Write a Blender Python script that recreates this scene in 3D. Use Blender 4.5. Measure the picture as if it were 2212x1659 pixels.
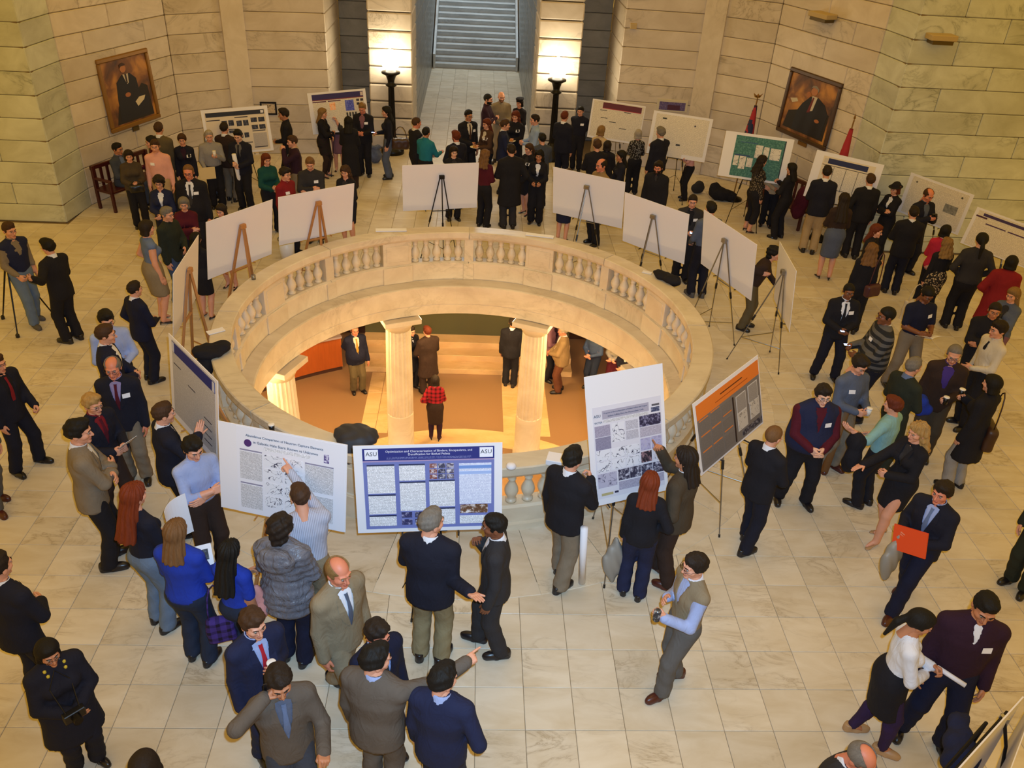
import bpy, bmesh, random
import numpy as np
from math import sin, cos, pi, sqrt, radians, degrees, atan2, hypot
from mathutils import Vector, Matrix
random.seed(7); np.random.seed(7)
for o in list(bpy.data.objects): bpy.data.objects.remove(o)
SC = bpy.context.scene; COL = SC.collection

# ------------------------------------------------------------------ camera
CAMP = (0.0710, -11.1996, 6.8686)
cd = bpy.data.cameras.new('camera'); cam = bpy.data.objects.new('camera', cd); COL.objects.link(cam)
cd.sensor_width = 36; cd.lens = 36 * 1813.7 / 2212; cd.clip_end = 200
cr = Vector((0.998364, -0.029210, 0.049158)); cu = Vector((-0.025992, 0.533920, 0.845135)); cw = Vector((0.050932, 0.845030, -0.532287))
cam.matrix_world = Matrix(((cr.x, cu.x, -cw.x, CAMP[0]), (cr.y, cu.y, -cw.y, CAMP[1]), (cr.z, cu.z, -cw.z, CAMP[2]), (0, 0, 0, 1)))
SC.camera = cam
# ------------------------------------------------------------------ light and exposure
SC.view_settings.view_transform = 'Standard'; SC.view_settings.look = 'None'
SC.view_settings.exposure = 0.0; SC.view_settings.gamma = 1; SC.view_settings.use_curve_mapping = False
wd = bpy.data.worlds.new('hall'); SC.world = wd; wd.use_nodes = True
wd.node_tree.nodes['Background'].inputs[0].default_value = (1.0, .575, .085, 1)
wd.node_tree.nodes['Background'].inputs[1].default_value = .78
def area(name, loc, to, size, power, col, sy=None):
    l = bpy.data.lights.new(name, 'AREA'); l.energy = power; l.color = col; l.size = size
    if sy: l.shape = 'RECTANGLE'; l.size_y = sy
    o = bpy.data.objects.new(name, l); COL.objects.link(o); o.location = loc
    o.rotation_euler = (Vector(to) - Vector(loc)).to_track_quat('-Z', 'Y').to_euler(); return o
def lamp(name, loc, power, col, r=.1):
    l = bpy.data.lights.new(name, 'POINT'); l.energy = power; l.color = col; l.shadow_soft_size = r
    o = bpy.data.objects.new(name, l); COL.objects.link(o); o.location = loc; return o
area('dome_chandelier', (0, 1, 17), (0, 1.5, 0), 7, 260, (1, .66, .25))
area('stair_skylight', (0, 24, 9), (0, 20, 0), 4, 500, (.60, .82, 1))
l_ = bpy.data.lights.new('camera_flash', 'SPOT'); l_.energy = 3100; l_.color = (.36, .65, 1); l_.shadow_soft_size = .03; l_.spot_size = radians(92); l_.spot_blend = 1.0
fl_o = bpy.data.objects.new('camera_flash', l_); COL.objects.link(fl_o); fl_o.location = (0.16, -11.17, 7.02); fl_o.rotation_euler = cw.to_track_quat('-Z', 'Y').to_euler()
for k in range(16):
    a = radians(22.5 * k + 11.25)
    lamp('gallery_uplight', (3.95 * sin(a), 3.95 * cos(a), -.86), 92, (1, .65, .27), .05)
for k in range(8):
    a = radians(45 * k)
    lamp('lower_fill_lamp', (5.2 * sin(a), 5.2 * cos(a), -.9), 135, (1, .65, .27), .15)  # added unseen fill lamps, brighten the lower storey and the well

# ------------------------------------------------------------------ materials
def s2l(h):
    h = h.lstrip('#'); c = [int(h[i:i + 2], 16) / 255 for i in (0, 2, 4)]
    return tuple(x / 12.92 if x < .04045 else ((x + .055) / 1.055) ** 2.4 for x in c) + (1,)
CL = dict(black='1b1a20', blackblue='1a1b28', navy='1f2440', darknavy='171a30', charcoal='2f2d2f', grey='5c5a58', dkgrey='454244', ltgrey='8f8b86', white='d9dbe3', offwhite='c9c0ae',
    tan='8a7350', olive='5b5038', dkolive='453b2e', suitgrey='5c534a', paleblue='aeb2c4', khaki='a58d68', beige='b7a07c', brown='4a3426', dkbrown='33251f', rust='5e3826', maroon='4e1422', plum='2e1828', dkred='7c1b22', red='a8202c', crimson='b3263d',
    pink='cf8d86', salmon='d9a093', teal='1f6f80', dkteal='16453f', ltteal='7fa9aa', blue='2440a8', royal='2038a0', steel='5f6f90', ltblue='98a6cf', sky='8fa3c2', denim='3c4c6b', ltdenim='64758c', dkdenim='232c40',
    green='2c3b2c', dkgreen='272c24', purple='43307a', violet='2e1f44', lilac='8a7fa8', dkkhaki='857a5c', orange='d8531c', cream='d5c39a', taupe='7b6f5e', greige='85775f', silver='62626a', gold='9c7a2a', bluegrey='535b6e', mauve='7a5560', slate='3f4450', yellow='c9b43a', flesh='b98566')
SKIN = dict(fair='d49c80', pale='dcae93', tanned='b97f5c', brown='7a4c33', dark='4d2f22', ruddy='cf8468')
HAIR = dict(black='15120f', dark='231a14', brown='3f2a1b', ltbrown='6b4c2e', auburn='5c2714', red='6e2d14', blond='a2804c', dkblond='7d6038', grey='6d675f', ltgrey='958d82', white='bdb5a6')
_M = {}
def N(nt, t, **k):
    n = nt.nodes.new(t)
    for a, b in k.items(): setattr(n, a, b)
    return n
def base_mat(name, col, rough=.6, metal=0., spec=.5):
    m = bpy.data.materials.new(name); m.use_nodes = True
    b = m.node_tree.nodes['Principled BSDF']
    b.inputs['Base Color'].default_value = col; b.inputs['Roughness'].default_value = rough; b.inputs['Metallic'].default_value = metal
    b.inputs['Specular IOR Level'].default_value = spec
    return m, m.node_tree, b
def mathn(nt, op, a, b=None, c=None):
    n = N(nt, 'ShaderNodeMath', operation=op)
    for i, v in enumerate((a, b, c)):
        if v is None: continue
        if isinstance(v, (int, float)): n.inputs[i].default_value = v
        else: nt.links.new(v, n.inputs[i])
    return n.outputs[0]
def mixc(nt, f, a, b):
    n = N(nt, 'ShaderNodeMix', data_type='RGBA')
    for k, v in ((0, f), (6, a), (7, b)):
        if isinstance(v, (int, float)): n.inputs[k].default_value = v
        elif isinstance(v, tuple): n.inputs[k].default_value = v
        else: nt.links.new(v, n.inputs[k])
    return n.outputs[2]
def noise(nt, vec, scale, detail=2, rough=.5, dist=0.):
    n = N(nt, 'ShaderNodeTexNoise'); n.inputs['Scale'].default_value = scale; n.inputs['Detail'].default_value = detail
    n.inputs['Roughness'].default_value = rough; n.inputs['Distortion'].default_value = dist
    if vec is not None: nt.links.new(vec, n.inputs['Vector'])
    return n.outputs[0]
def ramp(nt, fac, stops):
    n = N(nt, 'ShaderNodeValToRGB'); el = n.color_ramp.elements
    while len(el) < len(stops): el.new(.5)
    for e, (p, c) in zip(el, stops): e.position = p; e.color = c
    nt.links.new(fac, n.inputs[0]); return n.outputs[0]
def bump(nt, b, h, st, dist):
    n = N(nt, 'ShaderNodeBump'); n.inputs['Strength'].default_value = st; n.inputs['Distance'].default_value = dist
    nt.links.new(h, n.inputs['Height']); nt.links.new(n.outputs[0], b.inputs['Normal'])
def objvec(nt): return N(nt, 'ShaderNodeTexCoord').outputs['Object']
def scl(c, k): return (c[0] * k, c[1] * k, c[2] * k, 1)
def marble(name, c1, c2, vein, rough=.3, island=False, vs=1.1, vstr=.55, spread=.5):
    m, nt, b = base_mat(name, c1, rough)
    v = objvec(nt)
    rnd = N(nt, 'ShaderNodeNewGeometry').outputs['Random Per Island'] if island else N(nt, 'ShaderNodeObjectInfo').outputs['Random']
    cx = N(nt, 'ShaderNodeCombineXYZ')
    for i, k in enumerate((61., 37., 23.)): nt.links.new(mathn(nt, 'MULTIPLY', rnd, k), cx.inputs[i])
    ad = N(nt, 'ShaderNodeVectorMath', operation='ADD'); nt.links.new(v, ad.inputs[0]); nt.links.new(cx.outputs[0], ad.inputs[1]); v = ad.outputs[0]
    mp = N(nt, 'ShaderNodeMapping'); mp.inputs['Rotation'].default_value = (.3, .5, .6); mp.inputs['Scale'].default_value = (1, 2.6, 1.6); nt.links.new(v, mp.inputs[0])
    cloud = noise(nt, mp.outputs[0], 1.3 * vs, 5, .6, .6)
    base = mixc(nt, ramp(nt, cloud, [(.35, (0, 0, 0, 1)), (.68, (1, 1, 1, 1))]), c1, c2)
    w = noise(nt, mp.outputs[0], .9 * vs, 6, .62, 1.3)
    d = mathn(nt, 'ABSOLUTE', mathn(nt, 'SUBTRACT', w, .5))
    vn = ramp(nt, d, [(0., (1, 1, 1, 1)), (.018, (.35, .35, .35, 1)), (.07, (0, 0, 0, 1))])
    msk = ramp(nt, noise(nt, v, .7 * vs, 2), [(.45, (0, 0, 0, 1)), (.65, (1, 1, 1, 1))])
    f = mathn(nt, 'MULTIPLY', mathn(nt, 'MULTIPLY', vn, msk), vstr)
    col = mixc(nt, f, base, vein)
    tone = mathn(nt, 'MULTIPLY_ADD', rnd, spread * .3, 1 - spread * .18)
    hs = N(nt, 'ShaderNodeHueSaturation'); nt.links.new(tone, hs.inputs['Value']); nt.links.new(col, hs.inputs['Color'])
    nt.links.new(hs.outputs[0], b.inputs['Base Color'])
    return m
def fabric(name, col, kind='cloth'):
    m, nt, b = base_mat(name, col, .88, 0, .25)
    v = objvec(nt); c = col
    n1 = noise(nt, v, 5, 3)
    colr = mixc(nt, n1, scl(c, .82), scl(c, 1.2))
    sp = N(nt, 'ShaderNodeSeparateXYZ'); nt.links.new(v, sp.inputs[0]); X, Y, Z = sp.outputs
    if kind == 'stripes':
        s = mathn(nt, 'FRACT', mathn(nt, 'MULTIPLY', Z, 10.5))
        k = ramp(nt, s, [(0, (0, 0, 0, 1)), (.48, (0, 0, 0, 1)), (.52, (1, 1, 1, 1)), (1, (1, 1, 1, 1))])
        colr = mixc(nt, k, s2l('24262b'), scl(c, 1.))
    elif kind == 'pin':
        s = mathn(nt, 'FRACT', mathn(nt, 'MULTIPLY', X, 60)); colr = mixc(nt, mathn(nt, 'GREATER_THAN', s, .6), scl(c, 1.08), scl(c, .72))
    elif kind == 'plaid':
        sx = mathn(nt, 'GREATER_THAN', mathn(nt, 'FRACT', mathn(nt, 'MULTIPLY', X, 11)), .6); sz = mathn(nt, 'GREATER_THAN', mathn(nt, 'FRACT', mathn(nt, 'MULTIPLY', Z, 11)), .6)
        colr = mixc(nt, mathn(nt, 'MULTIPLY', mathn(nt, 'ADD', sx, sz), .45), c, s2l('1a1012'))
    elif kind == 'floral':
        vo = N(nt, 'ShaderNodeTexVoronoi'); vo.inputs['Scale'].default_value = 32; nt.links.new(v, vo.inputs['Vector'])
        colr = mixc(nt, ramp(nt, vo.outputs['Distance'], [(.32, (1, 1, 1, 1)), (.45, (0, 0, 0, 1))]), s2l('26221f'), c)
    elif kind == 'quilt':
        colr = mixc(nt, noise(nt, v, 9, 4, .6, 1.5), scl(c, .6), scl(c, 1.7)); b.inputs['Roughness'].default_value = .35
    nt.links.new(colr, b.inputs['Base Color'])
    mp = N(nt, 'ShaderNodeMapping'); mp.inputs['Scale'].default_value = (9, 9, 4.5); nt.links.new(v, mp.inputs[0])
    bump(nt, b, noise(nt, mp.outputs[0], 1.0, 3, .55, 1.2), .55 if kind != 'quilt' else .9, .03 if kind != 'quilt' else .05)
    return m
def M(name):
    if name in _M: return _M[name]
    p, _, q = name.partition('_')
    if p in ('cloth', 'stripes', 'pin', 'plaid', 'floral', 'quilt'): m = fabric(name, s2l(CL[q]), p)
    elif p == 'skin':
        m, nt, b = base_mat(name, s2l(SKIN[q]), .5, 0, .4); c = s2l(SKIN[q])
        nt.links.new(mixc(nt, noise(nt, objvec(nt), 22, 2), scl(c, .92), (min(c[0] * 1.1, 1), c[1], c[2] * .95, 1)), b.inputs['Base Color'])
    elif p == 'lip': c = s2l(SKIN[q]); m, nt, b = base_mat(name, (c[0] * .72, c[1] * .5, c[2] * .5, 1), .5)
    elif p == 'hair':
        c = s2l(HAIR[q]); m, nt, b = base_mat(name, c, .68, 0, .25); v = objvec(nt)
        mp = N(nt, 'ShaderNodeMapping'); mp.inputs['Scale'].default_value = (55, 55, 8); nt.links.new(v, mp.inputs[0]); n1 = noise(nt, mp.outputs[0], 1, 3, .6, .8)
        nt.links.new(mixc(nt, n1, scl(c, .6), scl(c, 1.5)), b.inputs['Base Color']); bump(nt, b, n1, .6, .01)
    else: m = PLAIN(name)
    _M[name] = m; return m
def PLAIN(name):
    T = dict(eye_white=('8f857c', .4), iris=('1e140e', .2), paper_white=('e6e6ec', .6), foam=('e4e2e6', .65), gunmetal=('2a2a2e', .35, .8), chrome=('b8b8ba', .25, .9), steel_grey=('8d8a86', .32, .85), blackmetal=('17161a', .4, .5),
        shoe_black=('17151a', .32), shoe_brown=('4a1f18', .35), shoe_tan=('a88660', .5), shoe_grey=('4d4b4c', .6), bronze=('1d1a17', .38, .6), gilt=('8a6224', .42, .35), pine=('b07a45', .55), redwood=('471a18', .35), orangewood=('a4501c', .4),
        joint=('7c6a4e', .9), joint_dark=('3a3226', .9), cup=('e9e6e0', .45), black_plastic=('141416', .35), leather_brown=('3c2418', .45), leather_maroon=('45202a', .45), folder_orange=('d9481a', .45), manila=('d8c08a', .6), bag_grey=('8d8a83', .5), tote=('cdbd9f', .7),
        flag_red=('a3222c', .75), flag_navy=('1e2548', .75), white_plastic=('d9d9d8', .4), screen_dark=('14161c', .2), tanbox=('b79f6c', .55), cardboard=('7a5630', .7), plaque=('5b4a22', .4, .4), umbrella=('2a2c34', .6), lower_tan=('8f7050', .35), greenish=('474830', .5), brownwall=('3a1d14', .6))
    if name in T:
        t = T[name]; m, nt, b = base_mat(name, s2l(t[0]), t[1], t[2] if len(t) > 2 else 0)
        if name in ('pine', 'redwood', 'orangewood', 'cardboard'):
            c = s2l(t[0]); mp = N(nt, 'ShaderNodeMapping'); mp.inputs['Scale'].default_value = (18, 18, 1.5); nt.links.new(objvec(nt), mp.inputs[0])
            nt.links.new(mixc(nt, noise(nt, mp.outputs[0], 1.2, 4, .6, .7), scl(c, .72), scl(c, 1.2)), b.inputs['Base Color'])
        return m
    if name.startswith('ink_'): return base_mat(name, s2l(name[4:]), .6)[0]
    if name.startswith('glow_'):
        _, h, k = name.split('_'); m, nt, b = base_mat(name, s2l(h), .4); b.inputs['Emission Color'].default_value = s2l(h); b.inputs['Emission Strength'].default_value = float(k); return m
    if name.startswith('print_') or name.startswith('photo_') or name.startswith('plot_'):
        kind, bgc, fgc = name.split('_'); m, nt, b = base_mat(name, s2l(bgc), .6)
        v = objvec(nt); sp = N(nt, 'ShaderNodeSeparateXYZ'); nt.links.new(v, sp.inputs[0]); X, Y, Z = sp.outputs
        if kind == 'print':   # rows of small type
            zr = mathn(nt, 'MULTIPLY', Z, 78); row = mathn(nt, 'FLOOR', zr); fr = mathn(nt, 'FRACT', zr)
            cx = N(nt, 'ShaderNodeCombineXYZ'); nt.links.new(mathn(nt, 'MULTIPLY', X, 130), cx.inputs[0]); nt.links.new(mathn(nt, 'MULTIPLY', row, 7.3), cx.inputs[1])
            wv = noise(nt, cx.outputs[0], 1, 1); k = mathn(nt, 'MULTIPLY', mathn(nt, 'GREATER_THAN', wv, .44), mathn(nt, 'LESS_THAN', fr, .55))
            nt.links.new(mixc(nt, mathn(nt, 'MULTIPLY', k, .5), s2l(bgc), s2l(fgc)), b.inputs['Base Color'])
        elif kind == 'photo':
            n1 = noise(nt, v, 26, 4, .7); nt.links.new(ramp(nt, n1, [(.36, s2l(bgc)), (.5, scl(s2l(bgc), 1.6)), (.64, s2l(fgc))]), b.inputs['Base Color'])
        else:
            n1 = noise(nt, v, 9, 2, .5, 1.5); d = mathn(nt, 'ABSOLUTE', mathn(nt, 'SUBTRACT', n1, .5))
            nt.links.new(mixc(nt, mathn(nt, 'LESS_THAN', d, .012), s2l(bgc), s2l(fgc)), b.inputs['Base Color'])
        return m
    raise KeyError(name)
MW1, MW2, MV = s2l('d6c49e'), s2l('c6ae84'), s2l('7d6a4c')
_M['wall_marble'] = marble('wall_marble', s2l('d6cab8'), s2l('c6b8a2'), s2l('75654a'), .42, False, .9, .5, .55)
_M['green_marble'] = marble('green_marble', s2l('d2d6c4'), s2l('b9bba6'), s2l('666a58'), .42, False, .9, .6, .55)
_M['grey_marble'] = marble('grey_marble', s2l('8b8a84'), s2l('75746f'), s2l('4d4d4c'), .3, False, .9, .5, .4)
_M['floor_tile'] = marble('floor_tile', s2l('d8ceba'), s2l('cabca2'), s2l('8a7658'), .42, False, 1.3, .55, .5)
_M['floor_tile_far'] = marble('floor_tile_far', s2l('d8ceba'), s2l('cabca2'), s2l('8a7658'), .42, True, 1.3, .55, .5)
_M['ring_marble'] = marble('ring_marble', s2l('d9cdb4'), s2l('c9baa0'), s2l('8a7a5c'), .38, False, 1.0, .35, .35)
_M['stair_marble'] = marble('stair_marble', s2l('cfd2d2'), s2l('b9bcbc'), s2l('6d7076'), .35, False, .9, .4, .3)
_M['lower_cream'] = marble('lower_cream', s2l('d8b98a'), s2l('c9a672'), s2l('8a6a40'), .3, False, .9, .4, .3)

# ------------------------------------------------------------------ surface builder
def surf(fn, lo, hi, h, steps=2):
    lo = np.array(lo, float); hi = np.array(hi, float)
    n = np.maximum(np.ceil((hi - lo) / h).astype(int) + 1, 3)
    ax = [lo[i] + h * np.arange(n[i]) for i in range(3)]
    G = np.stack(np.meshgrid(*ax, indexing='ij'), -1).reshape(-1, 3)
    D = fn(G).reshape(n)
    S = D < 0
    c = np.zeros(n - 1, int)
    for i in (0, 1):
        for j in (0, 1):
            for k in (0, 1):
                c += S[i:n[0]-1+i, j:n[1]-1+j, k:n[2]-1+k]
    act = (c > 0) & (c < 8)
    idx = -np.ones(n - 1, int)
    cells = np.argwhere(act)
    if len(cells) == 0:
        return np.zeros((0, 3)), []
    idx[act] = np.arange(len(cells))
    acc = np.zeros((len(cells), 3)); cnt = np.zeros(len(cells))
    corners = [(i, j, k) for i in (0, 1) for j in (0, 1) for k in (0, 1)]
    for a in corners:
        for d in range(3):
            if a[d]: continue
            b = list(a); b[d] = 1
            ia = cells + np.array(a); ib = cells + np.array(b)
            da = D[ia[:, 0], ia[:, 1], ia[:, 2]]; db = D[ib[:, 0], ib[:, 1], ib[:, 2]]
            m = (da < 0) != (db < 0)
            t = np.where(m, da / np.where(m, da - db, 1), 0)
            pt = np.array(a, float) + np.outer(t, np.array(b, float) - np.array(a, float))
            acc[m] += pt[m]; cnt[m] += 1
    V = lo + h * (cells + acc / cnt[:, None])
    for _ in range(steps):
        d0 = fn(V); e = h * .15
        g = np.stack([(fn(V + np.eye(3)[i] * e) - fn(V - np.eye(3)[i] * e)) / (2 * e) for i in range(3)], -1)
        st = -(d0 / np.maximum((g * g).sum(-1), .15))[:, None] * g
        L = np.linalg.norm(st, axis=1, keepdims=True)
        V = V + st * np.minimum(1, .5 * h / np.maximum(L, 1e-9))
    F = []
    for d in range(3):
        o = [i for i in range(3) if i != d]
        sl0 = [slice(1, -1)] * 3; sl1 = [slice(1, -1)] * 3
        sl0[d] = slice(0, n[d] - 1); sl1[d] = slice(1, n[d])
        A = S[tuple(sl0)]; B = S[tuple(sl1)]
        E = np.argwhere(A != B)
        if len(E) == 0: continue
        ins = A[E[:, 0], E[:, 1], E[:, 2]]
        base = E + 1; base[:, d] -= 1
        q = []
        for (u, v) in ((0, 0), (1, 0), (1, 1), (0, 1)):
            cc = base.copy(); cc[:, o[0]] -= u; cc[:, o[1]] -= v
            q.append(idx[cc[:, 0], cc[:, 1], cc[:, 2]])
        q = np.stack(q, -1)
        flip = ins if d == 1 else ~ins
        q[flip] = q[flip][:, ::-1]
        F.append(q)
    F = np.concatenate(F)
    return V, F[:, ::-1]

def smin(a, b, k):
    h = np.clip(.5 + .5 * (b - a) / k, 0, 1)
    return b + (a - b) * h - k * h * (1 - h)
def smax(a, b, k): return -smin(-a, -b, k)

def cone(P, a, b, r1, r2, e=1.):
    a = np.asarray(a, float); ab = np.asarray(b, float) - a
    t = np.clip(((P - a) @ ab) / max(ab @ ab, 1e-12), 0, 1)
    d = P - a - np.outer(t, ab)
    if e != 1.:
        d = d * np.array([1, 1 / e, 1])
    return (np.sqrt((d * d).sum(-1)) - (r1 + (r2 - r1) * t)) * min(e, 1)
def ell(P, c, r):
    r = np.asarray(r, float)
    q = (P - np.asarray(c, float)) / r
    k0 = np.sqrt((q * q).sum(-1)); k1 = np.sqrt(((q / r) ** 2).sum(-1))
    return np.where(k1 > 1e-9, k0 * (k0 - 1) / np.maximum(k1, 1e-9), -r.min())
def box(P, c, r, rd=0.):
    q = np.abs(P - np.asarray(c, float)) - (np.asarray(r, float) - rd)
    return np.sqrt((np.maximum(q, 0) ** 2).sum(-1)) + np.minimum(q.max(-1), 0) - rd

def mk_mesh(name, V, F, mats=(), fm=None, smooth=True):
    me = bpy.data.meshes.new(name)
    V = np.asarray(V, np.float32)
    F = np.asarray(F, np.int32) if not isinstance(F, list) else F
    if isinstance(F, np.ndarray) and F.ndim == 2:
        k = F.shape[1]
        me.vertices.add(len(V)); me.vertices.foreach_set('co', V.ravel())
        me.loops.add(F.size); me.loops.foreach_set('vertex_index', F.ravel())
        me.polygons.add(len(F)); me.polygons.foreach_set('loop_start', np.arange(0, F.size, k, dtype=np.int32))
        me.update(calc_edges=True)
    else:
        me.from_pydata([tuple(v) for v in V], [], [tuple(f) for f in F])
    for m in mats: me.materials.append(m)
    if fm is not None: me.polygons.foreach_set('material_index', np.asarray(fm, np.int32))
    if smooth: me.polygons.foreach_set('use_smooth', np.ones(len(me.polygons), bool))
    me.update()
    return me
def link(name, me, parent=None, loc=None, rot=None, scale=None, mat=None):
    o = bpy.data.objects.new(name, me)
    COL.objects.link(o)
    if parent is not None: o.parent = parent
    if loc is not None: o.location = loc
    if rot is not None: o.rotation_euler = rot
    if scale is not None: o.scale = scale
    if mat is not None:
        if len(me.materials) == 0: me.materials.append(mat)
        if me.materials[0] is not mat:
            o.material_slots[0].link = 'OBJECT'; o.material_slots[0].material = mat
    return o
def empty(name, loc=(0, 0, 0), yaw=0, label=None, cat=None, group=None):
    o = bpy.data.objects.new(name, None); COL.objects.link(o)
    o.location = loc; o.rotation_euler = (0, 0, yaw); o.empty_display_size = .1
    return tag(o, label, cat, group)
def tag(o, label=None, cat=None, group=None, kind=None):
    if label: o['label'] = label
    if cat: o['category'] = cat
    if group: o['group'] = group
    if kind: o['kind'] = kind
    return o

# ------------------------------------------------------------------ generic geometry collector
class MB:
    def __init__(s): s.v = []; s.f = []; s.m = []; s.n = 0
    def add(s, V, F, m=0):
        s.v += [tuple(v) for v in V]
        s.f += [tuple(i + s.n for i in f) for f in F]
        s.m += [m] * len(F); s.n += len(V); return s
    def box(s, lo, hi, m=0, M=None):
        x0, y0, z0 = lo; x1, y1, z1 = hi
        V = [(x0,y0,z0),(x1,y0,z0),(x1,y1,z0),(x0,y1,z0),(x0,y0,z1),(x1,y0,z1),(x1,y1,z1),(x0,y1,z1)]
        if M is not None: V = [M @ Vector(v) for v in V]
        return s.add(V, [(0,3,2,1),(4,5,6,7),(0,1,5,4),(1,2,6,5),(2,3,7,6),(3,0,4,7)], m)
    def bbox(s, lo, hi, b, m=0, M=None):
        """box whose edges are chamfered by b"""
        lo = np.array(lo, float); hi = np.array(hi, float); V = []; 
        cx = []
        for i in (0, 1):
            for j in (0, 1):
                for k in (0, 1):
                    c = np.where([i, j, k], hi, lo); sg = np.where([i, j, k], -1, 1) * b
                    for a in range(3):
                        w = c + sg; w[a] = c[a]; V.append(w)
        def id(i, j, k, a): return ((i * 4 + j * 2 + k) * 3 + a)
        F = []
        for a in range(3):
            o = [t for t in range(3) if t != a]
            for sd in (0, 1):
                q = []
                for (u, w) in ((0, 0), (1, 0), (1, 1), (0, 1)):
                    ix = [0, 0, 0]; ix[a] = sd; ix[o[0]] = u; ix[o[1]] = w; q.append(id(*ix, a))
                fl = (sd == 1) == (a != 1)
                F.append(tuple(q) if fl else tuple(q[::-1]))
        for a in range(3):
            o = [t for t in range(3) if t != a]
            for u in (0, 1):
                for w in (0, 1):
                    i0 = [0, 0, 0]; i1 = [0, 0, 0]
                    i0[o[0]] = i1[o[0]] = u; i0[o[1]] = i1[o[1]] = w; i1[a] = 1
                    q = (id(*i0, o[0]), id(*i1, o[0]), id(*i1, o[1]), id(*i0, o[1]))
                    fl = ((u == w) == (a != 1))
                    F.append(q[::-1] if fl else q)
        for i in (0, 1):
            for j in (0, 1):
                for k in (0, 1):
                    q = (id(i, j, k, 0), id(i, j, k, 1), id(i, j, k, 2))
                    F.append(q if (i + j + k) % 2 else q[::-1])
        if M is not None: V = [M @ Vector(v) for v in V]
        return s.add(V, F, m)
    def tube(s, pts, r, n=8, m=0, cap=True):
        pts = [np.array(p, float) for p in pts]
        rs = r if hasattr(r, '__len__') else [r] * len(pts)
        V = []; F = []
        T0 = pts[1] - pts[0]; T0 /= np.linalg.norm(T0)
        u = np.cross(T0, [0, 0, 1.]); 
        if np.linalg.norm(u) < .05: u = np.cross(T0, [1., 0, 0])
        u /= np.linalg.norm(u)
        for i, p in enumerate(pts):
            T = pts[min(i + 1, len(pts) - 1)] - pts[max(i - 1, 0)]; T /= np.linalg.norm(T)
            u = u - T * (u @ T); u /= np.linalg.norm(u); w = np.cross(T, u)
            for k in range(n):
                a = 2 * pi * k / n; V.append(p + rs[i] * (cos(a) * u + sin(a) * w))
        for i in range(len(pts) - 1):
            for k in range(n):
                k2 = (k + 1) % n
                F.append((i*n+k, i*n+k2, (i+1)*n+k2, (i+1)*n+k))
        if cap:
            F.append(tuple(range(n))[::-1]); F.append(tuple((len(pts) - 1) * n + k for k in range(n)))
        return s.add(V, F, m)
    def lathe(s, prof, n=16, m=0, c=(0, 0, 0), a0=0., a1=None, cap=True):
        """prof: list of (r,z); full turn or an arc a0..a1"""
        full = a1 is None; ang = [a0 + (2 * pi if full else a1 - a0) * k / n for k in range(n if full else n + 1)]
        V = [(c[0] + r * sin(a), c[1] + r * cos(a), c[2] + z) for a in ang for r, z in prof]; k = len(prof); F = []
        for i in range(n):
            j = (i + 1) % len(ang)
            for t in range(k - 1):
                F.append((i*k+t, i*k+t+1, j*k+t+1, j*k+t))
        if cap and full and prof[0] != prof[-1]:
            if prof[0][0] > 1e-6: F.append(tuple(i * k for i in range(n)))
            if prof[-1][0] > 1e-6: F.append(tuple(i * k + k - 1 for i in range(n))[::-1])
        if not full:
            if prof[0] == prof[-1]:
                F.append(tuple(range(k - 1))[::-1]); F.append(tuple(n * k + t for t in range(k - 1)))
        return s.add(V, F, m)
    def mesh(s, name, mats, smooth=False):
        me = mk_mesh(name, np.array(s.v), s.f, mats, s.m, smooth=smooth)
        return me
    def obj(s, name, mats, parent=None, smooth=False, loc=None, rot=None, fix=True):
        if not isinstance(mats, (list, tuple)): mats = [mats]
        me = s.mesh(name, mats, smooth)
        if fix:
            bm = bmesh.new(); bm.from_mesh(me); bmesh.ops.recalc_face_normals(bm, faces=bm.faces); bm.to_mesh(me); bm.free()
        return link(name, me, parent, loc, rot)

# ------------------------------------------------------------------ people
TPL = {}
def head_sdf(fem):
    def f(P):
        d = ell(P, (0, .012, .035), (.0745 if not fem else .072, .094, .088))
        d = smin(d, ell(P, (0, -.026, -.04), (.056 if not fem else .051, .062, .072)), .03)
        d = smin(d, ell(P, (0, -.078, -.086), (.026 if not fem else .021, .02, .018)), .02)
        ax = np.abs(P[:, 0])[:, None]; Q = np.concatenate([ax, P[:, 1:]], 1)
        d = smin(d, cone(Q, (.04, -.062, -.012), (.048, -.045, -.02), .022, .02), .02)
        d = smin(d, cone(Q, (.012, -.088, .033), (.045, -.074, .033), .010, .010), .012)
        d = smax(d, -ell(Q, (.031, -.099, .014), (.019, .016, .012)), .012)
        d = smin(d, cone(P, (0, -.089, .018), (0, -.110, -.022), .007, .0125), .010)
        d = smin(d, cone(Q, (.0, -.1, -.026), (.012, -.094, -.026), .009, .008), .006)
        d = smin(d, ell(P, (0, -.087, -.052), (.023, .013, .0065)), .006)
        d = smin(d, ell(P, (0, -.085, -.063), (.020, .013, .0065)), .006)
        d = smin(d, ell(Q, (.078, .014, -.004), (.009, .021, .032)), .008)
        d = smin(d, cone(P, (0, .018, -.06), (0, .03, -.2), .047 if not fem else .040, .052 if not fem else .045), .03)
        return d
    return f
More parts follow.
